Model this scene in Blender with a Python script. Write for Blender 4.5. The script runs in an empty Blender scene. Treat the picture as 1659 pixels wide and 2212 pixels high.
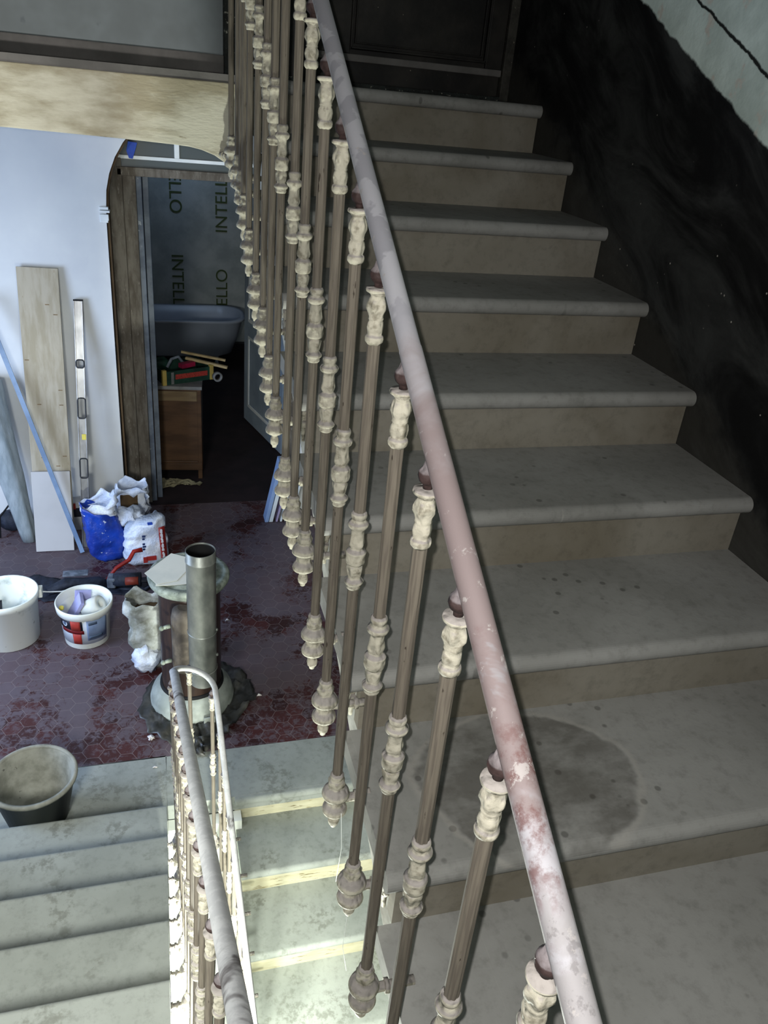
import bpy, bmesh, math, random
from mathutils import Vector, Matrix, noise
random.seed(7)
C = bpy.context.scene.collection
SC = bpy.context.scene
PI = math.pi

# ------------------------------------------------------------------ camera
cam_d = bpy.data.cameras.new('camera'); cam = bpy.data.objects.new('camera', cam_d); C.objects.link(cam)
R = ((0.96226183, -0.25726222, 0.08870355), (-0.04616923, -0.47558212, -0.87845891), (0.26818011, 0.84121210, -0.46951212))
right, down, fwd = (Vector(r) for r in R)
m = Matrix((right, -down, -fwd)).transposed().to_4x4()
cam.matrix_world = m
cam_d.sensor_fit = 'HORIZONTAL'; cam_d.sensor_width = 36.0
cam_d.lens = 1718.9 * 36.0 / 1659.0
cam_d.clip_start = 0.02
SC.camera = cam

# ------------------------------------------------------------------ world, exposure, lights
SC.view_settings.view_transform = 'Standard'
try: SC.view_settings.look = 'None'
except Exception: pass
SC.view_settings.gamma = 1.0
SC.view_settings.use_curve_mapping = False
SC.view_settings.exposure = 0.0
W = bpy.data.worlds.new('world'); SC.world = W; W.use_nodes = True
W.node_tree.nodes['Background'].inputs[0].default_value = (0.55, 0.62, 0.7, 1)
W.node_tree.nodes['Background'].inputs[1].default_value = 0.018

def lamp(name, kind, loc, power, color=(1, 1, 1), size=.1, target=None, sy=None, cone=None, blend=.5, spread=None):
    d = bpy.data.lights.new(name, kind); o = bpy.data.objects.new(name, d); C.objects.link(o)
    o.location = loc; d.energy = power; d.color = color
    if kind == 'AREA':
        d.size = size
        if sy: d.shape = 'RECTANGLE'; d.size_y = sy
        if spread: d.spread = math.radians(spread)
    else: d.shadow_soft_size = size
    if kind == 'SPOT': d.spot_size = math.radians(cone); d.spot_blend = blend
    if target is not None:
        o.rotation_euler = (Vector(target) - Vector(loc)).to_track_quat('-Z', 'Y').to_euler()
    return o
lamp('phone_flash', 'POINT', (-.0130, .008, .012), 68, (1, .985, .965), .004)
lamp('stairwell_work_light', 'POINT', (.12, 1.2, -3.0), 340, (.95, 1.0, .90), .05)
lamp('half_landing_lamp', 'SPOT', (-.75, .05, -.60), 430, (.98, 1.0, .95), .30, (-.62, 3.0, -2.85), cone=82, blend=.7)
lamp('fascia_fill_spot', 'SPOT', (-1.25, .2, -.3), 200, (1, .98, .95), .03, (-.52, 3.1, -.04), cone=23, blend=.5)  # added fill, narrowly aimed to brighten the fascia; no known lamp
lamp('hall_daylight', 'AREA', (-2.6, 3.85, -1.9), 108, (.54, .70, 1.0), 1.5, (-.3, 4.9, -2.9), sy=1.6)
lamp('bathroom_daylight', 'AREA', (.5, 10.2, -.5), 3.4, (.5, .7, 1.0), .5, (.55, 11, -1.7))

# ------------------------------------------------------------------ materials
def lin(c):
    def f(v):
        v /= 255.0
        return v / 12.92 if v <= .04045 else ((v + .055) / 1.055) ** 2.4
    return (f(c[0]), f(c[1]), f(c[2]), 1.0)

class NT:
    def __init__(s, name):
        s.m = bpy.data.materials.new(name); s.m.use_nodes = True; s.t = s.m.node_tree
        s.b = s.t.nodes['Principled BSDF']
        s.geo = s.t.nodes.new('ShaderNodeNewGeometry'); s.tc = s.t.nodes.new('ShaderNodeTexCoord')
    def n(s, k): return s.t.nodes.new(k)
    def set(s, i, v):
        if hasattr(v, 'is_linked') or isinstance(v, bpy.types.NodeSocket): s.t.links.new(v, i)
        else: i.default_value = v
    def math(s, op, a, b=None, c=None, clamp=False):
        q = s.n('ShaderNodeMath'); q.operation = op; q.use_clamp = clamp
        s.set(q.inputs[0], a)
        if b is not None: s.set(q.inputs[1], b)
        if c is not None: s.set(q.inputs[2], c)
        return q.outputs[0]
    def vm(s, op, a, b=None):
        q = s.n('ShaderNodeVectorMath'); q.operation = op
        s.set(q.inputs[0], a)
        if b is not None: s.set(q.inputs[1], b)
        return q.outputs['Value'] if op in ('DOT_PRODUCT', 'LENGTH') else q.outputs[0]
    def scaled(s, vec, sc):
        q = s.n('ShaderNodeMapping'); s.set(q.inputs['Vector'], vec); q.inputs['Scale'].default_value = sc; return q.outputs[0]
    def noise(s, vec, scale, detail=4, rough=.6, dist=0):
        q = s.n('ShaderNodeTexNoise'); s.set(q.inputs['Vector'], vec); q.inputs['Scale'].default_value = scale
        q.inputs['Detail'].default_value = detail; q.inputs['Roughness'].default_value = rough; q.inputs['Distortion'].default_value = dist
        return q.outputs['Fac']
    def vor(s, vec, scale, feature='F1', rnd=1):
        q = s.n('ShaderNodeTexVoronoi'); q.feature = feature; s.set(q.inputs['Vector'], vec); q.inputs['Scale'].default_value = scale
        q.inputs['Randomness'].default_value = rnd
        return q.outputs['Distance']
    def ramp(s, f, lo, hi):
        q = s.n('ShaderNodeMapRange'); q.interpolation_type = 'SMOOTHSTEP'; s.set(q.inputs[0], f)
        q.inputs[1].default_value = lo; q.inputs[2].default_value = hi; q.inputs[3].default_value = 0; q.inputs[4].default_value = 1
        return q.outputs[0]
    def mix(s, f, a, b):
        q = s.n('ShaderNodeMix'); q.data_type = 'RGBA'; s.set(q.inputs[0], f); s.set(q.inputs[6], a); s.set(q.inputs[7], b); return q.outputs[2]
    def xyz(s, v):
        q = s.n('ShaderNodeSeparateXYZ'); s.set(q.inputs[0], v); return q.outputs
    def done(s, col, rough=.8, bump=None, bs=.3, bd=.01, metal=0, spec=.3):
        s.set(s.b.inputs['Base Color'], col); s.set(s.b.inputs['Roughness'], rough); s.b.inputs['Metallic'].default_value = metal
        s.b.inputs['Specular IOR Level'].default_value = spec
        if bump is not None:
            q = s.n('ShaderNodeBump'); q.inputs['Strength'].default_value = bs; q.inputs['Distance'].default_value = bd
            s.set(q.inputs['Height'], bump); s.t.links.new(q.outputs[0], s.b.inputs['Normal'])
        return s.m

def simple(name, c1, c2=None, scale=6, rough=.7, bump=.2, bd=.004, stretch=(1, 1, 1), metal=0, spec=.3, lo=.35, hi=.65, detail=4, third=None, coords='pos'):
    t = NT(name); p = t.geo.outputs['Position'] if coords == 'pos' else t.tc.outputs['Object']
    p = t.scaled(p, stretch)
    f = t.noise(p, scale, detail)
    col = t.mix(t.ramp(f, lo, hi), lin(c1), lin(c2 or c1))
    if third:
        f3 = t.noise(p, scale * 3.7, 3)
        col = t.mix(t.ramp(f3, third[1], third[1] + .08), col, lin(third[0]))
    return t.done(col, rough, t.noise(p, scale * 8, 3), bump, bd, metal, spec)

M = {}
# stone of the stairs: grey, dusty, with splash marks; the swept patch has a shape of its own
def stone(name, a, b, sweep=False, spots=True, foot=False):
    t = NT(name); p = t.geo.outputs['Position']
    f = t.noise(p, 2.3, 5, .6, .4); f2 = t.noise(p, 30, 4, .7)
    col = t.mix(t.ramp(f, .3, .7), lin(a), lin(b))
    col = t.mix(t.math('MULTIPLY', t.ramp(f2, .45, .75), .22), col, lin((40, 36, 30)))
    if spots:
        v = t.vor(t.scaled(p, (1, 1, .2)), 19); msk = t.ramp(t.noise(p, 2.3, 3), .44, .56)
        sp = t.math('MULTIPLY', t.math('SUBTRACT', 1.0, t.ramp(v, .10, .17)), msk)
        col = t.mix(t.math('MULTIPLY', sp, .5), col, lin((45, 42, 38)))
        st = t.noise(t.scaled(p, (60, 1.6, 6)), 1.2, 3)
        col = t.mix(t.math('MULTIPLY', t.ramp(st, .68, .76), .22), col, lin((190, 186, 176)))
    if foot:
        v = t.noise(t.scaled(p, (1, 1, .3)), 5.5, 3, .5); w = t.noise(p, 30, 4, .7)
        k = t.math('MULTIPLY', t.ramp(v, .54, .62), t.ramp(w, .42, .6))
        col = t.mix(t.math('MULTIPLY', k, .42), col, lin((92, 92, 82)))
    if sweep:
        x, y, z = t.xyz(p)
        wob = t.math('MULTIPLY', t.math('SUBTRACT', t.noise(p, 6, 4), .5), .42)
        dx = t.math('DIVIDE', t.math('SUBTRACT', x, .67), .225); dy = t.math('DIVIDE', t.math('SUBTRACT', y, .985), .185)
        r = t.math('SQRT', t.math('ADD', t.math('MULTIPLY', dx, dx), t.math('MULTIPLY', dy, dy)))
        r = t.math('ADD', r, wob)
        ins = t.math('SUBTRACT', 1.0, t.ramp(r, .93, .99))
        onz = t.math('LESS_THAN', t.math('ABSOLUTE', t.math('ADD', z, 1.165)), .02)
        rag = t.ramp(t.noise(t.scaled(p, (6, 9, 1)), 1.5, 4), .28, .6)
        ins = t.math('MULTIPLY', t.math('MULTIPLY', ins, onz), t.math('MULTIPLY', rag, .55))
        col = t.mix(ins, col, lin((60, 54, 46)))
        rim = t.math('MULTIPLY', t.math('MULTIPLY', t.ramp(r, .95, 1.0), t.math('SUBTRACT', 1.0, t.ramp(r, 1.0, 1.06))), onz)
        col = t.mix(t.math('MULTIPLY', rim, .16), col, lin((190, 182, 170)))
    return t.done(col, .75, f2, .25, .003, 0, .25)
M['stone'] = stone('grey_stair_stone', (150, 149, 145), (128, 127, 122), sweep=True)
M['riser'] = stone('grey_riser_stone', (140, 135, 124), (116, 109, 95), spots=False)
M['stone_green'] = stone('green_grey_stair_stone', (150, 154, 148), (132, 136, 130), spots=False, foot=True)
def yriser():
    t = NT('yellowed_riser_paint'); p = t.geo.outputs['Position']
    f = t.noise(t.scaled(p, (2, 8, 8)), 3, 4)
    col = t.mix(t.ramp(f, .3, .7), lin((184, 180, 156)), lin((166, 160, 134)))
    col = t.mix(t.ramp(t.noise(t.scaled(p, (4, 20, 30)), 3, 4), .6, .68), col, lin((110, 100, 70)))
    return t.done(col, .8, f, .2, .003)
M['yriser'] = yriser()
M['stair_side'] = simple('pale_stair_side_plaster', (190, 190, 182), (140, 136, 126), 8, .85, .3)

def hexfloor():
    t = NT('hexagonal_terracotta_tiles'); p = t.geo.outputs['Position']
    x, y, z = t.xyz(p)
    S = .101
    cmb = t.n('ShaderNodeCombineXYZ'); t.set(cmb.inputs[0], t.math('ADD', t.math('DIVIDE', y, S), 50.3)); t.set(cmb.inputs[1], t.math('ADD', t.math('DIVIDE', x, S), 50.1))
    q = cmb.outputs[0]; r = (1.0, 1.7320508, 1.0); h = (.5, .8660254, .5)
    def modc(v):
        mo = t.vm('MODULO', v, r); return t.vm('SUBTRACT', mo, h)
    a = modc(q); b = modc(t.vm('SUBTRACT', q, h))
    # flatten z
    a = t.vm('MULTIPLY', a, (1, 1, 0)); b = t.vm('MULTIPLY', b, (1, 1, 0))
    da = t.vm('DOT_PRODUCT', a, a); db = t.vm('DOT_PRODUCT', b, b)
    sel = t.math('LESS_THAN', da, db)
    mx = t.n('ShaderNodeMix'); mx.data_type = 'VECTOR'; t.set(mx.inputs[0], sel); t.set(mx.inputs[4], b); t.set(mx.inputs[5], a)
    g = mx.outputs[1]; ag = t.vm('ABSOLUTE', g)
    e = t.math('MAXIMUM', t.vm('DOT_PRODUCT', ag, (.5, .8660254, 0)), t.xyz(ag)[0])
    edge = t.ramp(e, .474, .490)
    idv = t.vm('SUBTRACT', q, g)
    wn = t.n('ShaderNodeTexWhiteNoise'); wn.noise_dimensions = '2D'; t.set(wn.inputs['Vector'], t.vm('SNAP', t.vm('ADD', idv, (.25, .25, 0)), (.5, .4330127, 1))) 
    tone = wn.outputs['Value']
    big = t.noise(p, 2.1, 5, .62, .8); fine = t.noise(p, 26, 4, .7, 1.0)
    wet = t.ramp(t.math('ADD', t.math('MULTIPLY', big, .62), t.math('MULTIPLY', fine, .38)), .495, .575)
    red = t.mix(tone, lin((48, 22, 22)), lin((72, 36, 35)))
    dust = t.mix(t.noise(p, 9, 4), lin((78, 69, 75)), lin((97, 86, 92)))
    dust = t.mix(t.math('MULTIPLY', tone, .3), dust, lin((84, 58, 58)))
    col = t.mix(wet, dust, red)
    col = t.mix(t.math('MULTIPLY', edge, .6), col, lin((118, 106, 106)))
    crumbs = t.math('SUBTRACT', 1.0, t.ramp(t.vor(p, 17), .035, .06))
    crumbs = t.math('MULTIPLY', crumbs, t.ramp(t.noise(p, 3.2, 2), .55, .62))
    col = t.mix(crumbs, col, lin((160, 156, 156)))
    rough = t.mix(wet, (.62, .62, .62, 1), (.40, .40, .40, 1))
    return t.done(col, rough, t.math('SUBTRACT', fine, t.math('MULTIPLY', edge, .5)), .25, .004, 0, .4)
M['hex'] = hexfloor()

def sootwall():
    t = NT('soot_black_dado_under_green_grey_plaster'); p = t.geo.outputs['Position']
    x, y, z = t.xyz(p)
    h = t.math('SUBTRACT', z, t.math('MULTIPLY', y, .47))
    h = t.math('ADD', h, t.math('MULTIPLY', t.math('SUBTRACT', t.noise(p, 14, 4), .5), .03))
    top = t.ramp(h, -.897, -.887)
    line = t.math('MULTIPLY', t.ramp(h, -.777, -.773), t.math('SUBTRACT', 1.0, t.ramp(h, -.768, -.763)))
    u = t.math('ADD', t.math('MULTIPLY', y, .9), t.math('MULTIPLY', z, .45)); v = t.math('SUBTRACT', t.math('MULTIPLY', z, .9), t.math('MULTIPLY', y, .45))
    cb = t.n('ShaderNodeCombineXYZ'); t.set(cb.inputs[0], t.math('MULTIPLY', u, .55)); t.set(cb.inputs[1], t.math('MULTIPLY', v, 1.5))
    st = t.noise(cb.outputs[0], 3.2, 7, .66, .9)
    soot = t.mix(t.ramp(st, .40, .74), lin((10, 10, 11)), lin((56, 57, 56)))
    h2 = t.math('ADD', t.math('SUBTRACT', z, t.math('MULTIPLY', y, .5118)), t.math('MULTIPLY', t.math('SUBTRACT', t.noise(p, 9, 5), .5), .22))
    soot = t.mix(t.math('MULTIPLY', t.math('SUBTRACT', 1.0, t.ramp(h2, -1.66, -1.54)), .40), soot, lin((76, 74, 68)))
    sp = t.math('SUBTRACT', 1.0, t.ramp(t.vor(p, 26), .05, .09)); sp = t.math('MULTIPLY', sp, t.ramp(t.noise(p, 6, 2), .52, .62))
    soot = t.mix(sp, soot, lin((175, 170, 160)))
    f = t.noise(p, 5, 5, .6)
    gr = t.mix(t.ramp(f, .3, .7), lin((206, 218, 209)), lin((172, 184, 175)))
    gr = t.mix(t.ramp(t.noise(p, 9, 4), .58, .66), gr, lin((190, 184, 172)))
    gr = t.mix(line, gr, lin((30, 32, 30)))
    return t.done(t.mix(top, soot, gr), .8, t.noise(p, 30, 4), .4, .006, 0, .2)
M['soot'] = sootwall()
def sootplain():
    t = NT('soot_black_paint'); p = t.geo.outputs['Position']
    col = t.mix(t.ramp(t.noise(p, 4, 5), .4, .75), lin((16, 15, 14)), lin((48, 45, 40)))
    sp = t.math('SUBTRACT', 1.0, t.ramp(t.vor(p, 30), .05, .08)); sp = t.math('MULTIPLY', sp, t.ramp(t.noise(p, 8, 2), .56, .64))
    return t.done(t.mix(sp, col, lin((140, 132, 118))), .6, t.noise(p, 30, 3), .3, .004, 0, .3)
M['soot_wood'] = sootplain()
M['casing_soot'] = simple('flaking_green_black_casing', (38, 44, 42), (24, 26, 24), 20, .7, .5, .006, third=((150, 150, 138), .62))
M['grey_wall'] = simple('dusty_grey_landing_wall', (134, 142, 144), (118, 124, 125), 3, .85, .2, third=((104, 110, 114), .64))
M['grey_base'] = simple('dusty_grey_skirting', (108, 105, 102), (90, 88, 85), 6, .85, .3)
M['beam'] = simple('flaking_beige_fascia_paint', (196, 192, 175), (150, 142, 120), 3.0, .85, .5, .006, stretch=(1, 1, 3.2), lo=.36, hi=.62, detail=7, third=((132, 122, 100), .66))
M['white_wall'] = simple('white_plaster', (214, 216, 216), (206, 208, 210), 2, .9, .1)
M['white_paint'] = simple('whitewash', (236, 238, 232), (222, 226, 218), 3, .85, .2)
M['old_wood'] = simple('old_stripped_wood', (88, 70, 48), (66, 52, 36), 5, .8, .3, stretch=(6, 6, 1))
M['grey_wood'] = simple('grey_weathered_wood', (112, 106, 97), (84, 77, 68), 5, .85, .3, stretch=(4, 4, 1.0), third=((128, 122, 114), .62))
M['white_gloss'] = simple('white_frame_paint', (232, 236, 236), (214, 220, 222), 4, .5, .1)
M['door_blue'] = simple('pale_blue_grey_door_paint', (150, 164, 178), (132, 146, 160), 3, .5, .1)
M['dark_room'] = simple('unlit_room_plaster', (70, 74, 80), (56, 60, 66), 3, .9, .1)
M['membrane'] = simple('grey_vapour_barrier_membrane', (170, 176, 176), (146, 154, 154), 3, .55, .4, .01)
M['ink_green'] = simple('olive_printed_lettering', (70, 84, 50), (70, 84, 50), 3, .7, 0)
M['tub'] = simple('bathtub_enamel', (170, 180, 196), (160, 170, 186), 3, .3, .05, spec=.5)
M['room_floor'] = simple('shade_darkened_room_floor', (44, 34, 36), (32, 26, 28), 4, .8, .2)  # shade of the room beyond the arch put into the floor colour

def iron(name, cream, dark, dustc, flute=False):
    t = NT(name); p = t.geo.outputs['Position']
    f = t.noise(p, 70, 4, .6); f2 = t.noise(p, 140, 3); f3 = t.vor(t.scaled(p, (1, 1, .7)), 105, 'SMOOTH_F1')
    col = t.mix(t.math('MULTIPLY', t.ramp(f, .48, .70), .8), lin(cream), lin(dark))
    nz = t.xyz(t.geo.outputs['Normal'])[2]
    dm = t.ramp(t.math('ADD', nz, t.math('MULTIPLY', f2, .25)), .35, .62)
    col = t.mix(t.math('MULTIPLY', dm, .9), col, lin(dustc))
    return t.done(col, .75, t.math('ADD', f3, t.math('MULTIPLY', f, .4)), .8, .006, 0, .3)
M['cream_iron'] = iron('cream_painted_cast_iron', (164, 159, 143), (108, 102, 86), (134, 128, 124))
def rodmat():
    t = NT('dusty_brown_fluted_iron'); p = t.geo.outputs['Position']; o = t.scaled(p, (1, 1, .05))
    f = t.noise(o, 300, 2, .5); g = t.noise(p, 18, 4)
    col = t.mix(t.ramp(f, .4, .62), lin((102, 95, 84)), lin((88, 81, 72)))
    col = t.mix(t.ramp(t.noise(t.scaled(p, (1, 1, .25)), 130, 3), .66, .72), col, lin((52, 44, 36)))
    col = t.mix(t.ramp(g, .72, .76), col, lin((190, 184, 170)))
    return t.done(col, .75, f, .4, .002, 0, .3)
M['rod'] = rodmat()
def railmat():
    t = NT('worn_reddish_grey_handrail'); p = t.geo.outputs['Position']; y = t.xyz(p)[1]
    f = t.noise(p, 9, 5, .65, .5); g = t.noise(p, 42, 5, .7); h = t.noise(p, 12, 4, .6, .6)
    yy = t.math('ADD', y, t.math('MULTIPLY', t.math('SUBTRACT', h, .5), .35))
    pink = t.math('MULTIPLY', t.ramp(yy, .36, .46), t.math('SUBTRACT', 1.0, t.ramp(yy, .70, .95)))
    col = t.mix(pink, lin((150, 149, 153)), lin((112, 100, 99)))
    col = t.mix(t.math('MULTIPLY', t.ramp(f, .52, .60), pink), col, lin((124, 121, 123)))
    near = t.math('SUBTRACT', 1.0, t.ramp(yy, .32, .40))
    col = t.mix(t.math('MULTIPLY', near, .8), col, lin((122, 118, 117)))
    col = t.mix(t.math('MULTIPLY', t.ramp(t.noise(p, 14, 4, .55, .4), .50, .54), t.math('MULTIPLY', t.ramp(yy, .8, 1.0), .8)), col, lin((126, 125, 130)))
    col = t.mix(t.math('MULTIPLY', t.math('MULTIPLY', near, t.ramp(t.noise(p, 60, 4, .7), .54, .62)), .6), col, lin((96, 92, 92)))
    rust = t.math('MULTIPLY', t.math('MULTIPLY', t.ramp(yy, .33, .39), t.math('SUBTRACT', 1.0, t.ramp(yy, .47, .54))), t.ramp(t.noise(p, 24, 6, .75), .44, .62))
    col = t.mix(t.math('MULTIPLY', rust, .8), col, lin((84, 50, 46)))
    col = t.mix(t.math('MULTIPLY', t.ramp(g, .60, .66), .8), col, lin((146, 141, 138)))
    return t.done(col, .7, g, .25, .0015, 0, .3)
M['rail'] = railmat()
def railgrey():
    t = NT('worn_grey_handrail'); p = t.geo.outputs['Position']
    g = t.noise(p, 24, 5, .7); h = t.noise(p, 3.6, 5, .65, .8)
    col = t.mix(t.ramp(g, .42, .6), lin((176, 176, 177)), lin((192, 192, 192)))
    col = t.mix(t.ramp(h, .60, .68), col, lin((100, 96, 96)))
    return t.done(col, .7, g, .25, .0015, 0, .3)
M['rail_grey'] = railgrey()
M['knob'] = iron('dark_maroon_iron_ball', (52, 38, 36), (42, 29, 27), (112, 105, 106))

M['plastic_white'] = simple('white_bucket_plastic', (236, 240, 234), (226, 230, 222), 5, .45, .05, spec=.5)
M['bucket_dirty'] = simple('smudged_white_bucket_plastic', (236, 240, 234), (190, 196, 186), 6, .5, .05, lo=.56, hi=.70, third=((150, 156, 146), .68))
M['label_dark'] = simple('dark_label_print', (26, 26, 38), (26, 26, 38), 3, .5, 0)
M['label_red'] = simple('red_label_print', (168, 60, 48), (150, 44, 40), 9, .5, 0)
M['label_deep'] = simple('deep_red_label_print', (104, 18, 24), (104, 18, 24), 9, .5, 0)
M['label_blue'] = simple('blue_grey_label_print', (124, 142, 172), (104, 122, 156), 9, .5, 0)
M['label_slate'] = simple('slate_label_text', (74, 90, 112), (74, 90, 112), 9, .5, 0)
M['label_pale'] = simple('pale_label_print', (200, 208, 218), (186, 194, 208), 9, .5, 0)
M['rubber'] = simple('black_rubber', (14, 18, 22), (22, 28, 32), 8, .5, .1)
M['rubber_dust'] = simple('cement_dusted_rubber', (150, 150, 140), (112, 112, 102), 7, .85, .3, third=((80, 80, 74), .66))
M['stove_body'] = simple('brown_enamelled_stove', (50, 36, 29), (30, 22, 20), 6, .35, .1, stretch=(4, 4, .6), spec=.5)
M['stove_rim'] = simple('grey_green_stove_casting', (142, 150, 140), (104, 112, 102), 18, .6, .4, third=((56, 62, 56), .62))
M['stove_hood'] = simple('dusty_dark_brown_hood', (92, 84, 74), (66, 60, 54), 14, .6, .3)
M['stove_base'] = simple('pale_grey_stove_plinth', (152, 158, 152), (126, 132, 126), 8, .6, .2)
M['flue'] = simple('galvanised_flue_steel', (136, 138, 132), (96, 99, 96), 9, .42, .1, metal=.45, stretch=(1, 1, .6), lo=.3, hi=.7)
M['black'] = simple('matt_black', (10, 10, 12), (16, 16, 18), 8, .8, .1)
M['paper'] = simple('white_paper_sheet', (222, 222, 212), (208, 210, 202), 5, .8, .1)
M['sheet_black'] = simple('dusty_black_plastic_sheet', (42, 42, 40), (82, 80, 74), 7, .4, .3, lo=.45, hi=.75, spec=.5)
M['sack_blue'] = simple('blue_plastic_sack', (26, 66, 170), (18, 44, 130), 6, .35, .4, .01, third=((206, 214, 226), .68), spec=.5)
M['sack_white'] = simple('white_plastic_sack', (222, 228, 238), (188, 200, 222), 8, .4, .5, .012, spec=.5)
M['sack_red'] = simple('red_sack_print', (158, 46, 42), (136, 38, 36), 10, .5, .2)
M['sack_print'] = simple('pale_sack_lettering', (220, 220, 220), (206, 206, 210), 10, .5, .1)
M['sack_ink'] = simple('dark_blue_sack_lettering', (40, 54, 96), (30, 40, 74), 10, .5, .1)
M['sack_deepblue'] = simple('blue_sack_print', (44, 84, 190), (40, 70, 160), 10, .5, .1)
M['cardboard'] = simple('brown_cardboard', (96, 76, 52), (74, 58, 40), 8, .9, .2)
M['pine'] = simple('pale_pine_board', (176, 166, 147), (158, 147, 124), 2.2, .7, .2, stretch=(9, 9, .7), third=((140, 118, 88), .70))
M['white_board'] = simple('white_melamine_board', (184, 182, 180), (174, 172, 170), 2, .6, .05)
M['alu'] = simple('brushed_aluminium', (150, 150, 150), (112, 112, 114), 8, .35, .1, metal=.7, stretch=(1, 1, .3))
M['steel_dark'] = simple('dark_steel', (60, 62, 66), (38, 40, 44), 10, .5, .2, metal=.3)
M['blue_metal'] = simple('blue_grey_lacquered_metal', (120, 146, 178), (96, 122, 154), 5, .45, .1, spec=.5)
def plasticroll():
    t = NT('translucent_plastic_wrap'); p = t.geo.outputs['Position']
    f = t.noise(t.scaled(p, (4, 4, 1)), 7, 4)
    m_ = t.done(t.mix(t.ramp(f, .3, .7), lin((186, 196, 200)), lin((150, 162, 166))), .35, f, .5, .01, 0, .5)
    t.b.inputs['Transmission Weight'].default_value = .35
    return m_
M['wrap'] = plasticroll()
M['tool_red'] = simple('red_tool_plastic', (150, 34, 26), (120, 26, 22), 8, .45, .1)
M['tool_dark'] = simple('dark_tool_body', (42, 48, 62), (24, 28, 38), 18, .6, .4)
M['tool_grey'] = simple('grey_tool_metal', (120, 128, 140), (80, 88, 98), 18, .5, .3)
M['cab_wood'] = simple('brown_cabinet_wood', (84, 60, 40), (66, 46, 30), 3, .55, .1, stretch=(1, 1, 5))
M['cab_light'] = simple('light_oak_cabinet_edge', (116, 98, 70), (102, 84, 60), 4, .6, .1, stretch=(1, 1, 6))
M['cab_top'] = simple('grey_marble_cabinet_top', (124, 124, 122), (96, 98, 98), 6, .5, .1)
M['crate'] = simple('dark_green_crate', (28, 62, 50), (18, 42, 34), 8, .6, .2)
M['crate_red'] = simple('red_crate_print', (168, 58, 48), (150, 48, 42), 40, .6, .1, third=((60, 40, 36), .55))
M['crate_yellow'] = simple('yellow_crate_print', (170, 150, 80), (150, 130, 70), 10, .6, .1)
M['wood_stick'] = simple('bare_wood_stick', (176, 156, 116), (150, 130, 92), 8, .7, .2)
M['rag'] = simple('beige_rag', (160, 152, 122), (134, 126, 98), 9, .95, .4, .01)
M['magenta'] = simple('crimson_plastic', (150, 30, 66), (120, 24, 54), 9, .5, .1)
M['lavender'] = simple('lavender_packaging', (170, 170, 214), (150, 152, 198), 9, .5, .1)
M['yellow'] = simple('yellow_plastic', (220, 204, 90), (210, 190, 80), 9, .5, .1)
M['blue_tape'] = simple('bright_blue_tape', (30, 84, 200), (20, 66, 180), 9, .5, .2)
M['panel_white'] = simple('white_panel_face', (208, 216, 220), (196, 204, 210), 4, .6, .05)
M['panel_edge'] = simple('lilac_panel_edge', (150, 140, 172), (140, 130, 160), 4, .6, .05)
M['panel_blue'] = simple('pale_blue_panel_face', (134, 158, 198), (124, 148, 188), 4, .6, .05)
M['plaster'] = simple('white_plaster_crumb', (220, 216, 214), (206, 200, 198), 40, .9, .5)
M['thread'] = simple('pale_cobweb_thread', (225, 230, 225), (225, 230, 225), 5, .6, 0)
def glass():
    t = NT('dull_grey_window_glass'); p = t.geo.outputs['Position']
    m_ = t.done(t.mix(.5, lin((96, 106, 110)), lin((80, 90, 94))), .2, None, 0, 0, 0, .5)
    t.b.inputs['Transmission Weight'].default_value = .4
    return m_
M['glass'] = glass()

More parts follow.
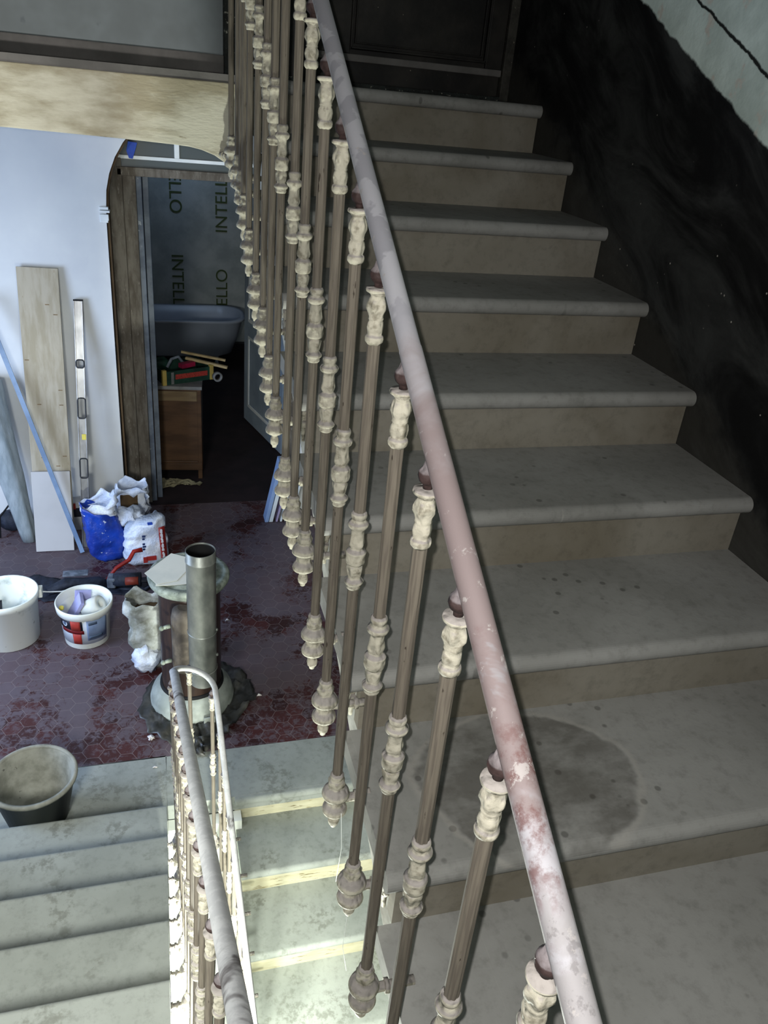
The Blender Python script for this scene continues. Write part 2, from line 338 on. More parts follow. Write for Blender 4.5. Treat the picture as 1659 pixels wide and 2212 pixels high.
# ------------------------------------------------------------------ mesh helpers
class MB:
    def __init__(s): s.v = []; s.f = []; s.sm = []
    def add(s, vs, fs, smooth=False, mtx=None):
        b = len(s.v)
        for v in vs:
            v = Vector(v); s.v.append(mtx @ v if mtx else v)
        for f in fs: s.f.append(tuple(b + i for i in f)); s.sm.append(smooth)
        return s
    def box(s, x0, y0, z0, x1, y1, z1, mtx=None):
        vs = [(x0, y0, z0), (x1, y0, z0), (x1, y1, z0), (x0, y1, z0), (x0, y0, z1), (x1, y0, z1), (x1, y1, z1), (x0, y1, z1)]
        return s.add(vs, [(3, 2, 1, 0), (4, 5, 6, 7), (0, 1, 5, 4), (1, 2, 6, 5), (2, 3, 7, 6), (3, 0, 4, 7)], False, mtx)
    def lathe(s, prof, n=24, c=(0, 0, 0), smooth=True, capb=True, capt=True, mtx=None):
        vs = []; fs = []
        for row in prof:
            r, z = row[0], row[1]; amp = row[2] if len(row) > 2 else 0; k = row[3] if len(row) > 3 else 0; ph = row[4] if len(row) > 4 else 0
            for i in range(n):
                a = 2 * PI * i / n; rr = r * (1 + amp * math.cos(k * a + ph)); vs.append((c[0] + rr * math.cos(a), c[1] + rr * math.sin(a), c[2] + z))
        up = prof[-1][1] >= prof[0][1]
        for j in range(len(prof) - 1):
            for i in range(n):
                q = (j * n + i, j * n + (i + 1) % n, (j + 1) * n + (i + 1) % n, (j + 1) * n + i)
                fs.append(q if up else q[::-1])
        k0 = len(s.v); s.add(vs, fs, smooth, mtx); cp = []
        if capb: q = tuple(range(n)); cp.append(q[::-1] if up else q)
        if capt: q = tuple((len(prof) - 1) * n + i for i in range(n)); cp.append(q if up else q[::-1])
        for q in cp: s.f.append(tuple(k0 + i for i in q)); s.sm.append(False)
        return s
    def tube(s, pts, r, n=12, smooth=True, cap=True, flat=1.0):
        pts = [Vector(p) for p in pts]; vs = []; fs = []
        rs = r if isinstance(r, (list, tuple)) else [r] * len(pts)
        for j, p in enumerate(pts):
            d = (pts[min(j + 1, len(pts) - 1)] - pts[max(j - 1, 0)]).normalized()
            u = Vector((0, 0, 1)) if abs(d.z) < .98 else Vector((0, 1, 0))
            a = d.cross(u).normalized(); b = a.cross(d).normalized()
            for i in range(n):
                t = 2 * PI * i / n; vs.append(p + a * (rs[j] * math.cos(t)) + b * (rs[j] * flat * math.sin(t)))
        for j in range(len(pts) - 1):
            for i in range(n): fs.append((j * n + i, j * n + (i + 1) % n, (j + 1) * n + (i + 1) % n, (j + 1) * n + i))
        k0 = len(s.v); s.add(vs, fs, smooth)
        if cap:
            for q in (tuple(range(n))[::-1], tuple((len(pts) - 1) * n + i for i in range(n))): s.f.append(tuple(k0 + i for i in q)); s.sm.append(False)
        return s
    def prism(s, poly, x0, x1, axis='x', mtx=None, smooth=False):
        n = len(poly)
        def P(a, b, t): return (t, a, b) if axis == 'x' else ((a, t, b) if axis == 'y' else (a, b, t))
        vs = [P(a, b, x0) for a, b in poly] + [P(a, b, x1) for a, b in poly]
        fs = [tuple(range(n))[::-1], tuple(range(n, 2 * n))] + [(i, (i + 1) % n, n + (i + 1) % n, n + i) for i in range(n)]
        return s.add(vs, fs, smooth, mtx)
    def sphere(s, c, r, n=14, k=10, sc=(1, 1, 1)):
        vs = []; fs = []
        for j in range(k + 1):
            th = PI * j / k
            for i in range(n):
                a = 2 * PI * i / n
                vs.append((c[0] + r * sc[0] * math.sin(th) * math.cos(a), c[1] + r * sc[1] * math.sin(th) * math.sin(a), c[2] - r * sc[2] * math.cos(th)))
        for j in range(k):
            for i in range(n): fs.append((j * n + i, j * n + (i + 1) % n, (j + 1) * n + (i + 1) % n, (j + 1) * n + i))
        return s.add(vs, fs, True)

def obj(name, mb, mat, parent=None, bevel=0, loc=None, sub=0, solid=0):
    me = bpy.data.meshes.new(name)
    me.from_pydata([tuple(v) for v in mb.v], [], mb.f)
    for p, sm in zip(me.polygons, mb.sm): p.use_smooth = sm
    me.materials.append(mat)
    bm = bmesh.new(); bm.from_mesh(me)
    bmesh.ops.remove_doubles(bm, verts=bm.verts, dist=1e-6)
    bmesh.ops.recalc_face_normals(bm, faces=bm.faces); bm.to_mesh(me); bm.free()
    o = bpy.data.objects.new(name, me); C.objects.link(o)
    if solid:
        md = o.modifiers.new('thickness', 'SOLIDIFY'); md.thickness = solid; md.offset = 0
    if bevel:
        md = o.modifiers.new('bevel', 'BEVEL'); md.width = bevel; md.segments = 2; md.limit_method = 'ANGLE'; md.angle_limit = .6
    if sub:
        md = o.modifiers.new('sub', 'SUBSURF'); md.levels = sub; md.render_levels = sub
    if parent: o.parent = parent
    if loc: o.location = loc
    return o
def thing(name, label, cat, loc=(0, 0, 0), rz=0, group=None, rot=None):
    o = bpy.data.objects.new(name, None); C.objects.link(o); o.location = loc
    o.rotation_euler = rot if rot else (0, 0, rz); o['label'] = label; o['category'] = cat
    o.empty_display_size = .05
    if group: o['group'] = group
    return o
def tag(o, label, cat, group=None):
    o['label'] = label; o['category'] = cat
    if group: o['group'] = group
    return o
def struct(name, mb, mat, bevel=0, label=None, cat=None):
    o = obj(name, mb, mat, None, bevel); o['kind'] = 'structure'
    if label: o['label'] = label
    if cat: o['category'] = cat
    return o
def T(x=0, y=0, z=0, rx=0, ry=0, rz=0):
    return Matrix.Translation((x, y, z)) @ Matrix.Rotation(rz, 4, 'Z') @ Matrix.Rotation(ry, 4, 'Y') @ Matrix.Rotation(rx, 4, 'X')

# ------------------------------------------------------------------ main dimensions
RISE = .165
Z0, Y0, G = -1.1654, 1.1772, .3224          # upper flight: riser i stands at Y0 + i G, tread i lies at Z0 + i RISE
XL, XR = .335, 1.447
ZG = -3.34                                  # ground floor
YA, GA, XA, XA0 = 2.87, .322, -.044, -1.35  # flight up from the hall
YB, GB, XB = 2.966, .325, .297              # flight down to the cellar
ZT = -.0104                                 # top landing

# ------------------------------------------------------------------ room shell
struct('floor', MB().box(-3.3, 3.35, ZG - .1, XR, 6.3, ZG), M['hex'], label='hexagonal red terracotta tile floor of the hall', cat='floor')
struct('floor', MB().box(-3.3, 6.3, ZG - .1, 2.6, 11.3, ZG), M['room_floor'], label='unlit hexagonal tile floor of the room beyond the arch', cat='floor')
struct('floor', MB().box(XL - .001, 3.171, ZT - .045, XR, 3.52, ZT), M['stone'], label='stone floor of the top landing in front of the black door', cat='floor')
struct('floor', MB().box(-3.3, 3.105, ZT - .045, XL - .001, 3.52, ZT), M['grey_base'], label='dusty landing floor edge above the beige fascia', cat='floor')
mb = MB().box(-1.35, 2.905, ZG - .1, XA, 3.35, ZG); mb.box(XB + .03, 3.0, ZG - .1, XR, 3.35, ZG); mb.box(XA, 3.0, ZG - .1, XB + .03, 3.35, ZG)
struct('trim_1', mb, M['stone_green'], .004, 'grey stone edging strip between the hexagonal tiles and the stairs', 'edging')
struct('wall_right', MB().box(XR, -1.6, -5.6, XR + .15, 3.75, 2.6), M['soot'], label='soot blackened stair wall with green grey plaster above', cat='wall')
struct('wall_landing', MB().box(-3.3, 3.5, ZT, .30, 3.75, 2.6), M['grey_wall'], label='dusty grey wall above the beige fascia', cat='wall')
struct('wall_door', MB().box(.36, 3.5, ZT, XR, 3.75, 2.6), M['soot_wood'], label='black wall around the landing door', cat='wall')
struct('baseboard_landing', MB().box(-3.3, 3.46, ZT, .30, 3.5, .05), M['grey_base'], .004, 'dusty grey skirting along the landing', 'baseboard')
struct('trim_2', MB().box(.30, 3.45, ZT, .36, 3.6, 2.4), M['casing_soot'], .004, 'flaking dark casing at the end of the grey landing wall', 'casing')
# beige fascia with its rounded haunch
poly = [(-3.3, -.036), (-3.3, -.216)]
for x, z in ((-1.0, -.222), (-.42, -.226), (-.06, -.234), (.104, -.240), (.15, -.243), (.19, -.250), (.235, -.265), (.265, -.283), (.285, -.30), (.325, -.31)): poly.append((x, z))
poly += [(.325, -.036)]
struct('trim_3', MB().prism(poly, 3.10, 3.16, 'y'), M['beam'], .003, 'flaking beige painted fascia of the landing', 'fascia')
struct('ceiling', MB().box(-3.3, 3.161, -.20, XR, 11.3, -.056), M['white_wall'], label='ceiling of the hall under the landing', cat='ceiling')
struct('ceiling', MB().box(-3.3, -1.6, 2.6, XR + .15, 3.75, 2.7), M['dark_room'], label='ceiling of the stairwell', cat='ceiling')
struct('wall_left', MB().box(-3.45, 2.9, ZG - .1, -3.3, 11.3, 2.6), M['white_wall'], label='hall wall on the left', cat='wall')
struct('wall_stair', MB().box(-1.5, -1.6, -5.6, -1.35, 2.905, 2.6), M['grey_wall'], label='stair wall beside the flight up from the hall', cat='wall')
struct('wall_behind', MB().box(-1.5, -1.75, -5.6, XR + .15, -1.6, 2.7), M['grey_wall'], label='stairwell wall behind the viewer', cat='wall')
# hall back wall with an arch
AX, AR, AZ, AY = .436, .711, -.90, 6.1
mb = MB()
n = 20
arc = [(AX - AR * math.cos(PI * i / n), AZ + AR * math.sin(PI * i / n)) for i in range(n + 1)]
left = [(-3.3, ZG), (-.300, ZG), (-.298, -1.005), (AX - AR, AZ)] 
mb.prism([(-3.3, ZG), (AX - AR - .012, ZG), (AX - AR - .004, -1.0), (AX - AR, AZ), (-3.3, AZ)], AY, AY + .22, 'y')
mb.prism([(AX + AR, ZG), (XR, ZG), (XR, AZ), (AX + AR, AZ)], AY, AY + .22, 'y')
for i in range(n):
    (x0, z0), (x1, z1) = arc[i], arc[i + 1]
    mb.prism([(x0, z0), (x1, z1), (x1, -.2), (x0, -.2)], AY, AY + .22, 'y')
mb.prism([(-3.3, AZ), (AX - AR, AZ), (AX - AR, -.2), (-3.3, -.2)], AY, AY + .22, 'y')
mb.prism([(XR, AZ), (AX + AR, AZ), (AX + AR, -.2), (XR, -.2)], AY, AY + .22, 'y')
struct('wall_back', mb, M['white_wall'], label='white plastered hall wall with an arched opening', cat='wall')
mb = MB()
for z, d, h in ((-.905, .018, .018), (-.925, .028, .014), (-.99, .010, .02), (-.965, .016, .04)):
    mb.box(AX - AR - .045 , AY - d, z - h / 2, AX - AR + d * .8, AY + .05, z + h / 2)
struct('trim_4', mb, M['white_gloss'], .003, 'small white impost moulding at the left spring of the arch', 'moulding')
# brown lining of the arch
lin_in = [(AX - AR + .002, ZG)] + [(AX - (AR - .002) * math.cos(PI * i / 24), AZ + (AR - .002) * math.sin(PI * i / 24)) for i in range(25)] + [(AX + AR - .002, ZG)]
mb = MB()
for i in range(len(lin_in) - 1):
    (x0, z0), (x1, z1) = lin_in[i], lin_in[i + 1]
    def inn(x, z, r=.014):
        if z <= AZ: return (x + (r if x < AX else -r), z)
        d = Vector((x - AX, z - AZ)); d.normalize(); return (x - d.x * r, z - d.y * r)
    a, b = inn(x0, z0), inn(x1, z1)
    mb.prism([(x0, z0), (x1, z1), b, a], AY + .015, AY + .24, 'y')
struct('trim_5', mb, M['old_wood'], 0, 'brown lining inside the arched opening', 'lining')
# old door frame in the arch and the fanlight
mb = MB().box(-.262, 6.33, ZG, -.165, 6.40, -.60).box(-.165, 6.35, ZG, -.075, 6.42, -.70).box(1.05, 6.33, ZG, 1.15, 6.42, -.60)
struct('trim_6', mb, M['grey_wood'], .006, 'weathered wooden door frame inside the arch', 'door frame')
mb = MB().box(-.075, 6.38, ZG, -.035, 6.46, -.70).box(-.03, 6.44, ZG, .012, 6.50, -.70)
struct('trim_7', mb, simple('dull_blue_grey_paint', (112, 120, 130), (84, 92, 104), 6, .6, .3, third=((150, 156, 160), .66)), .005, 'blue grey painted inner door jamb', 'door jamb')
mb = MB().box(-.20, 6.33, -.715, 1.05, 6.42, -.655)
mb.box(-.20, 6.325, -.672, 1.05, 6.34, -.655)
struct('trim_8', mb, M['grey_wood'], .006, 'weathered wooden lintel across the arch', 'lintel')
fw = thing('window_1', 'fanlight with thin white bars above the wooden lintel', 'window', (0, 6.3, 0)); fw['kind'] = 'structure'
obj('frame', MB().box(-.19, .04, -.604, 1.05, .07, -.580), M['white_gloss'], fw, .003)
obj('mullion', MB().box(.20, .04, -.58, .235, .07, -.22), M['white_gloss'], fw, .003)
obj('pane', MB().box(-.2, .052, -.655, 1.05, .058, -.2), M['glass'], fw)
tag(obj('tape_scrap', MB().add([(-.11, 6.325, -.49), (-.05, 6.325, -.495), (-.06, 6.322, -.53), (-.085, 6.32, -.60), (-.11, 6.32, -.597), (-.125, 6.324, -.55)], [(0, 1, 2, 3, 4, 5)]), M['blue_tape'], solid=.006), 'scrap of bright blue tape stuck at the top left of the fanlight', 'tape')

# room beyond
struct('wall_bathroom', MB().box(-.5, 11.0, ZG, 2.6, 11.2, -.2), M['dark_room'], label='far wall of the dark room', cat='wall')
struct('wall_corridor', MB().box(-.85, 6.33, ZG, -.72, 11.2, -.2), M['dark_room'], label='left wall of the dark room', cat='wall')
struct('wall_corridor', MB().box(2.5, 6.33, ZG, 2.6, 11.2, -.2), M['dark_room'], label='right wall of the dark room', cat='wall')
mem = thing('vapour_barrier', 'grey insulation membrane printed with green lettering on the far wall', 'insulation', (0, 10.97, 0))
obj('membrane', MB().box(-.02, 0, -3.3, 1.32, .02, -.35), M['membrane'], mem, .004)
def text_mesh(name, body, size, mat, parent, loc, rot, extr=.002):
    cu = bpy.data.curves.new(name, 'FONT'); cu.body = body; cu.size = size; cu.extrude = extr
    ob = bpy.data.objects.new(name + '_tmp', cu); C.objects.link(ob)
    dg = bpy.context.evaluated_depsgraph_get()
    me = bpy.data.meshes.new_from_object(ob.evaluated_get(dg)); me.materials.clear(); me.materials.append(mat)
    bpy.data.objects.remove(ob); bpy.data.curves.remove(cu)
    o = bpy.data.objects.new(name, me); C.objects.link(o); o.parent = parent; o.location = loc; o.rotation_euler = rot
    return o
# face toward -Y; turned a quarter so that the lines run down (left) and up (right)
for zt in (-.80 + .22, -2.142 + .22):
    text_mesh('lettering', 'INTELLO', .215, M['ink_green'], mem, (.27, -.006, zt - .22), (PI / 2, PI / 2, 0))
for zb in (-1.82, -3.12):
    text_mesh('lettering', 'INTELLO', .215, M['ink_green'], mem, (.98, -.006, zb - .90 + .86), (PI / 2, -PI / 2, 0))
bt = thing('bathtub', 'pale bathtub standing in the dark room beyond the arch', 'bathtub', (.27, 10.34, ZG))
def rrect(a, b, r, n=8):
    pts = []
    for cx, cy, s in ((a - r, b - r, 0), (-a + r, b - r, 1), (-a + r, -b + r, 2), (a - r, -b + r, 3)):
        for i in range(n + 1):
            t = PI / 2 * (s + i / n); pts.append((cx + r * math.cos(t), cy + r * math.sin(t)))
    return pts
def loft(mb, loops, smooth=True, capb=True, capt=False):
    n = len(loops[0]); vs = [p for l in loops for p in l]; fs = []
    for j in range(len(loops) - 1):
        for i in range(n): fs.append((j * n + i, j * n + (i + 1) % n, (j + 1) * n + (i + 1) % n, (j + 1) * n + i))
    if capb: fs.append(tuple(range(n))[::-1])
    if capt: fs.append(tuple((len(loops) - 1) * n + i for i in range(n)))
    return mb.add(vs, fs, smooth)
L = []
for a, b, z in ((.60, .24, .10), (.70, .30, .14), (.78, .35, .35), (.83, .385, .55), (.87, .41, .575), (.87, .41, .60), (.80, .345, .60), (.74, .31, .35), (.62, .22, .2)):
    L.append([(x, y, z) for x, y in rrect(a, b, min(a, b) * .75)])
obj('basin', loft(MB(), L, True, True, True), M['tub'], bt)
for sx in (-1, 1):
    for sy in (-1, 1):
        obj('foot', MB().lathe([(.03, 0), (.02, .04), (.035, .12)], 10, (sx * .5, sy * .18, 0)), M['tub'], bt)
dr = thing('door_2', 'pale blue grey panelled door standing open in the dark room', 'door', (.93, 8.25, ZG + .01), math.atan2(-1.0, .26)); dr['kind'] = 'structure'
obj('leaf', MB().box(0, -.02, 0, 1.03, .02, 2.0), M['door_blue'], dr, .003)
for z0, z1 in ((.18, .95), (1.1, 1.85)):
    p_ = MB()
    for s in (-1, 1):
        y = s * .022
        p_.box(.12, y - .006, z0, .15, y + .006, z1).box(.85, y - .006, z0, .88, y + .006, z1).box(.15, y - .006, z0, .85, y + .006, z0 + .03).box(.15, y - .006, z1 - .03, .85, y + .006, z1)
    obj('panel_moulding', p_, M['white_gloss'], dr, .002)

# cellar walls seen down the well
struct('wall_cellar', MB().box(-1.35, 2.93, -5.6, XB + .03, 2.998, ZG - .101), M['white_paint'], label='white wall at the end of the stairwell below the hall', cat='wall')
struct('floor', MB().box(-1.35, -1.6, -5.7, XR, 2.95, -5.6), M['white_paint'], label='pale cellar floor at the bottom of the stairwell', cat='floor')
struct('wall_cellar', MB().box(-.4, -1.6, -5.6, -.3, 2.93, -3.7), M['white_paint'], label='white cellar wall below the flight up', cat='wall')

# ------------------------------------------------------------------ stair flights
def nosing_poly(yf, yb, z, t=.044, fwdsign=-1):
    # bullnosed slab section in (y, z); yf is the front-most point
    pts = []
    r = t / 2
    for i in range(15):
        a = PI / 2 + PI * i / 14
        if fwdsign < 0: pts.append((yf + r + r * math.cos(a), z - r + r * math.sin(a)))
        else: pts.append((yf - r - r * math.cos(a), z - r + r * math.sin(a)))
    pts += [(yb, z - t), (yb, z)]
    return pts
def flight(name, label, steps, xl, xr, tm, rm, sm, sgn, soffit, inset=.03):
    # steps: list of (front y, back y, z top)
    root = thing(name, label, 'stairs', (0, 0, 0))
    xr_ = xr - .002; xb = xr_ if sgn < 0 else xr - .003
    for yf, yb, z in steps:
        tr = obj('tread', MB().prism(nosing_poly(yf, yb, z, fwdsign=sgn), xl if sgn < 0 else xl + .002, xr_), tm, root)
        for p in tr.data.polygons: p.use_smooth = False
        yr = yf - sgn * .035
        obj('riser', MB().box(xl + inset, min(yr, yr - sgn * .03), z - RISE, xb, max(yr, yr - sgn * .03), z - .044), rm, tr)
    body = MB(); n = len(steps)
    y0, y1 = steps[0][0] - sgn * .045, steps[-1][1]; zz0, zz1 = steps[0][2] - RISE - soffit, steps[-1][2] - .046 - soffit - .1
    low = lambda y: zz0 + (zz1 - zz0) * (y - y0) / (y1 - y0)
    for k, (yf, yb, z) in enumerate(steps):
        a = yf - sgn * .045; b = steps[k + 1][0] - sgn * .045 if k < n - 1 else yb
        body.prism([(a, low(a)), (b, low(b)), (b, z - .046), (a, z - .046)], xl + inset + .005, xb)
    obj('soffit', body, sm, root)
    return root
st = []
for i in range(-1, 7): st.append((Y0 + (i - 1) * G - .035, Y0 + i * G, Z0 + i * RISE))
st.append((Y0 + 6 * G - .035, 3.17, ZT))
upper = flight('stair_flight', 'dusty grey stone stair flight climbing to the black landing door', st, XL, XR, M['stone'], M['riser'], M['stair_side'], -1, .10)
# scroll brackets under the free tread ends
for k, (yf, yb, z) in enumerate(st[:-1]):
    sp = []
    for j in range(26):
        a = j / 25 * 2.6 * PI; r = .030 * (1 - j / 25 * .75)
        sp.append((XL + .018, yf + .075 + r * math.cos(a + PI), z - .082 + r * math.sin(a + PI) * 1.3))
    s_ = MB().tube(sp, .006, 6); s_.tube([(XL + .018, yf + .045, z - .05), (XL + .018, yf + .06, z - .09), (XL + .018, yf + .055, z - .14)], [.01, .008, .004], 6)
    obj('scroll_bracket', s_, M['cream_iron'], upper)
st2 = [(YA - j * GA, YA - (j + 1) * GA - .035, ZG + (j + 1) * RISE) for j in range(9)]
upA = flight('stair_flight', 'pale green grey stone flight rising from the hall beside the black rubber bucket', st2, XA0, XA, M['stone_green'], M['riser'], M['white_paint'], 1, .10)
st3 = [(YB - n_ * GB, YB - (n_ - 1) * GB + .035, ZG - n_ * RISE) for n_ in range(1, 11)][::-1]
dn = flight('stair_flight', 'brightly lit flight with yellowed risers going down to the cellar', st3, XB, XR, M['stone_green'], M['yriser'], M['white_paint'], -1, .10, .0)
top = obj('tread', MB().prism(nosing_poly(YB, 3.0, ZG), XB, XR), M['stone_green'], dn)
obj('riser', MB().box(XB, YB + .035, ZG - RISE, XR, YB + .034 + .03, ZG - .044), M['yriser'], top)
struct('floor', MB().box(XA0, -1.6, ZG + 10 * RISE - .1, XR, YA - 9 * GA, ZG + 10 * RISE - .0), M['stone'], label='half landing behind the viewer', cat='floor')
obj('tread', MB().prism(nosing_poly(Y0 - 3 * G - .035, Y0 - 2 * G, Z0 - 2 * RISE), XL, XR), M['stone'], upper)
mb = MB().box(XL + .035, Y0 - 3 * G, ZG + 10 * RISE, XR, Y0 - 2 * G - .01, Z0 - 2 * RISE - .046)
obj('plinth', mb, M['stair_side'], upper)

# ------------------------------------------------------------------ balusters
def flat_rod(r, z0, z1):
    mb = MB(); n = 32; L_ = []
    prof = [(r * 1.0, z0), (r * 1.0, z1)]
    vs = []; fs = []
    for rr, z in prof:
        for i in range(n):
            a = 2 * PI * i / n; q = rr * (1 + .05 * math.cos(8 * a) + .03 * abs(math.cos(4 * a))); vs.append((q * math.cos(a), q * math.sin(a), z))
    for i in range(n): fs.append((i, (i + 1) % n, n + (i + 1) % n, n + i))
    return mb.add(vs, fs, True)
cap_prof = [(.0088, -.004), (.0122, .000), (.0128, .004), (.0120, .008), (.0098, .010), (.0108, .014, 0.064, 4), (.0114, .020, 0.115, 4), (.0108, .026, 0.064, 4), (.0094, .029), (.0106, .031), (.0098, .033),
            (.0106, .038, 0.064, 5), (.0128, .044, 0.128, 5), (.0126, .050, 0.128, 5), (.0108, .056, 0.102, 5), (.0092, .060), (.0104, .063, 0.064, 8), (.0128, .065)]
disc_prof = [(.0128, .065), (.0156, .0665), (.0164, .069), (.0156, .0715), (.006, .0725)]
ball_prof = [(.0055, .0725), (.0058, .077), (.0070, .0785), (.0108, .082), (.0128, .088), (.0118, .094), (.008, .099), (.006, .106)]
knot_prof = [(.0090, .004), (.0118, .001), (.0124, -.003), (.0112, -.008), (.0100, -.010), (.0150, -.0145), (.0162, -.018), (.0148, -.0225), (.0104, -.027), (.0092, -.033, 0.064, 4), (.0096, -.040, 0.076, 4), (.0112, -.047, 0.130, 4), (.0122, -.052, 0.130, 4),
             (.0110, -.057, 0.102, 4), (.0088, -.060), (.0130, -.063), (.0160, -.0665), (.0156, -.069), (.0152, -.074, 0.064, 4), (.0156, -.080, 0.064, 4), (.0148, -.085), (.0138, -.0875), (.0104, -.089), (.0116, -.091),
             (.0124, -.095, 0.102, 5), (.0116, -.101, 0.128, 5), (.0098, -.108, 0.102, 5), (.0090, -.113), (.0130, -.117), (.0156, -.120), (.0150, -.123), (.0112, -.127), (.0120, -.1295), (.0114, -.1325), (.0088, -.1345)]
pend_prof = [(.0090, .004), (.0124, .000), (.0130, -.004), (.0116, -.008), (.0136, -.012, 0.051, 6), (.0160, -.018, 0.089, 6), (.0154, -.025, 0.064, 6), (.0136, -.029), (.0190, -.033), (.0240, -.041), (.0262, -.048), (.0256, -.0515), (.0200, -.055), (.0150, -.057),
             (.0152, -.064, 0.076, 8), (.0150, -.071, 0.076, 8), (.0186, -.076), (.0226, -.083), (.0238, -.0885), (.0226, -.093), (.0160, -.098), (.0090, -.101), (.0076, -.105), (.0100, -.111), (.0112, -.118), (.0098, -.126), (.0060, -.131), (.0052, -.1356)]
knot_prof = [(max(p_[0], .0096 / (1 - (p_[2] if len(p_) > 2 else 0))),) + tuple(p_[1:]) for p_ in knot_prof]
_me = {}
def part(name, key, build, mat, parent, loc=(0, 0, 0)):
    if key not in _me:
        o = obj(name, build(), mat, parent); _me[key] = o.data
    else:
        o = bpy.data.objects.new(name, _me[key]); C.objects.link(o); o.parent = parent
    o.location = loc
    return o
def baluster(root, x, y, zT, c, side, tilt=None):
    rod = obj('baluster', flat_rod(.0086, -c - .002, .002), M['rod'], root); rod.location = (x, y, zT)
    rod.rotation_euler = (0, 0, random.uniform(0, .7))
    if tilt is not None: rod.rotation_euler = (0, tilt, 0)
    rz = -rod.rotation_euler.z
    part('capital', 'cap', lambda: MB().lathe(cap_prof, 24), M['cream_iron'], rod)
    part('collar_disc', 'disc', lambda: MB().lathe(disc_prof, 28), M['cream_iron'], rod)
    part('ball', 'ball', lambda: MB().lathe(ball_prof, 20), M['knob'], rod)
    part('knot', 'knot', lambda: MB().lathe(knot_prof, 28), M['cream_iron'], rod, (0, 0, -.265))
    part('pendant', 'pend', lambda: MB().lathe(pend_prof, 28), M['cream_iron'], rod, (0, 0, -c))
    if side:
        Lb, dy = side
        key = ('br', round(Lb, 3), round(dy, 3))
        def bld():
            s = 1 if Lb > 0 else -1; q = MB()
            q.tube([(0, 0, -.064), (Lb * .4, dy * .4, -.064), (Lb, dy, -.064)], .0085, 10)
            d = Vector((Lb, dy, 0)).normalized()
            for f_ in (.45, .7): 
                p = Vector((Lb * f_, dy * f_, -.064)); q.tube([p - d * .004, p + d * .004], .0125, 12)
            return q
        b = part('bracket', key, bld, M['cream_iron'], rod, (0, 0, -c)); b.rotation_euler = (0, 0, rz)
    return rod
def rail_tube(root, pts, r, mat, n=20, flat=1.0, name='handrail'):
    # resample
    P_ = [Vector(p) for p in pts]
    return obj(name, MB().tube(P_, r, n, flat=flat, cap=False), mat, root)

# upper railing -------------------------------------------------
XC = .286
up = thing('stair_railing', 'tall dusty iron railing along the open side of the upper flight', 'railing', (0, 0, 0))
S_ = .5839; ZT0 = -.8978
fl = [(.062, .81), (.199, .81), (.336, .81), (.473, .81), (.614, .81), (.747, .803), (.870, .777), (1.018, .808), (1.152, .78), (1.285, .799), (1.425, .766), (1.571, .846), (1.704, .888)]
bal = [(XC, y, ZT0 + S_ * y, c) for y, c in fl]
bal += [(XC, 1.880, .172, .878), (XC, 2.013, .258, .90), (XC, 2.148, .327, .88), (XC, 2.31, .410, .907), (XC, 2.49, .50, .909), (XC, 2.622, .57, .90), (XC, 2.705, .61, .88), (XC - .001, 2.80, .645, .88), (XC, 3.03, .69, .886)]
for x, y, z, c in bal[:-1]: baluster(up, x, y, z, c, (XL + .04 - x, 0))
x, y, z, c = bal[-1]
b_ = baluster(up, x, y, z, c, (-.03, .075))
pts = [(XC, -.15, ZT0 + S_ * -.15 + .112)]
for x, y, z, c in bal: pts.append((x, y, z + .112))
j1 = [p for p in pts if p[1] <= 1.0] ; ysp = .875
def rz_(y): return ZT0 + S_ * y + .112
XRL = XC + .007
rail_tube(up, [(XRL, y, rz_(y)) for y in (-.15, .0, .1, .2, .3, .4, .5, .6, .7, .78, .84, ysp + .004)], .0142, M['rail'])
pts2 = [(XRL, ysp, rz_(ysp))] + [(XRL, y, rz_(y)) for y in (.9, .95, 1.0, 1.1, 1.3, 1.5, 1.7)] + [(x + .007, y, z + .112) for x, y, z, c in bal if y > 1.85] + [(XC - .02, 3.2, .81), (XC - .06, 3.4, .82)]
rail_tube(up, pts2, .0136, M['rail'], name='handrail')

# lower railing -------------------------------------------------
lo = thing('stair_railing', 'lower iron railing wrapping round the end of the open well', 'railing', (0, 0, 0))
def ra(y): return (.0145 + (2.8 - y) * .0285, y, -2.28 + .5 * (2.8 - y))
railA = [ra(y) for y in (.05, .4, .8, 1.2, 1.6, 2.0, 2.4, 2.7)] + [(.0135, 2.78, -2.285)]
loop = []
for t in range(12, 169, 12):
    a = math.radians(t); f_ = t / 180
    loop.append((.10 - .0875 * math.cos(a), 2.78 + .085 * math.sin(a) - .06 * f_, -2.288 - .085 * f_))
railB = [(.19, 2.68, -2.40)] + [(.19 + (2.7 - y) * .0364, y, -2.4 - .5 * (2.7 - y)) for y in (2.5, 2.2, 1.9, 1.6, 1.3, .9)]
allp = railA + loop + railB
rs = [.0185] * (len(railA) - 1) + [.0165] + [.0145 - .002 * i / len(loop) for i in range(len(loop))] + [.0125] * len(railB)
obj('handrail', MB().tube([Vector(p) for p in allp], rs, 18, flat=.85), M['rail_grey'], lo)
for k in range(-3, 13):
    y = .801 + .152 * k; x, _, z = ra(y)
    tl = max(0, (x - .012)) * .62; baluster(lo, x - .017, y, z - .118, .80, (XA - .006 - x + tl * .8, 0), tl)
baluster(lo, .082, 2.868, -2.325 - .112, .80, (0, .09))
baluster(lo, .172, 2.742, -2.375 - .112, .80, (.13, 0))
for k in range(1, 10):
    y = 2.742 - .152 * k
    baluster(lo, .19 + (2.7 - y) * .0364, y, -2.4 - .5 * (2.7 - y) - .112, .80, (XB + .02 - (.19 + (2.7 - y) * .0364), 0))
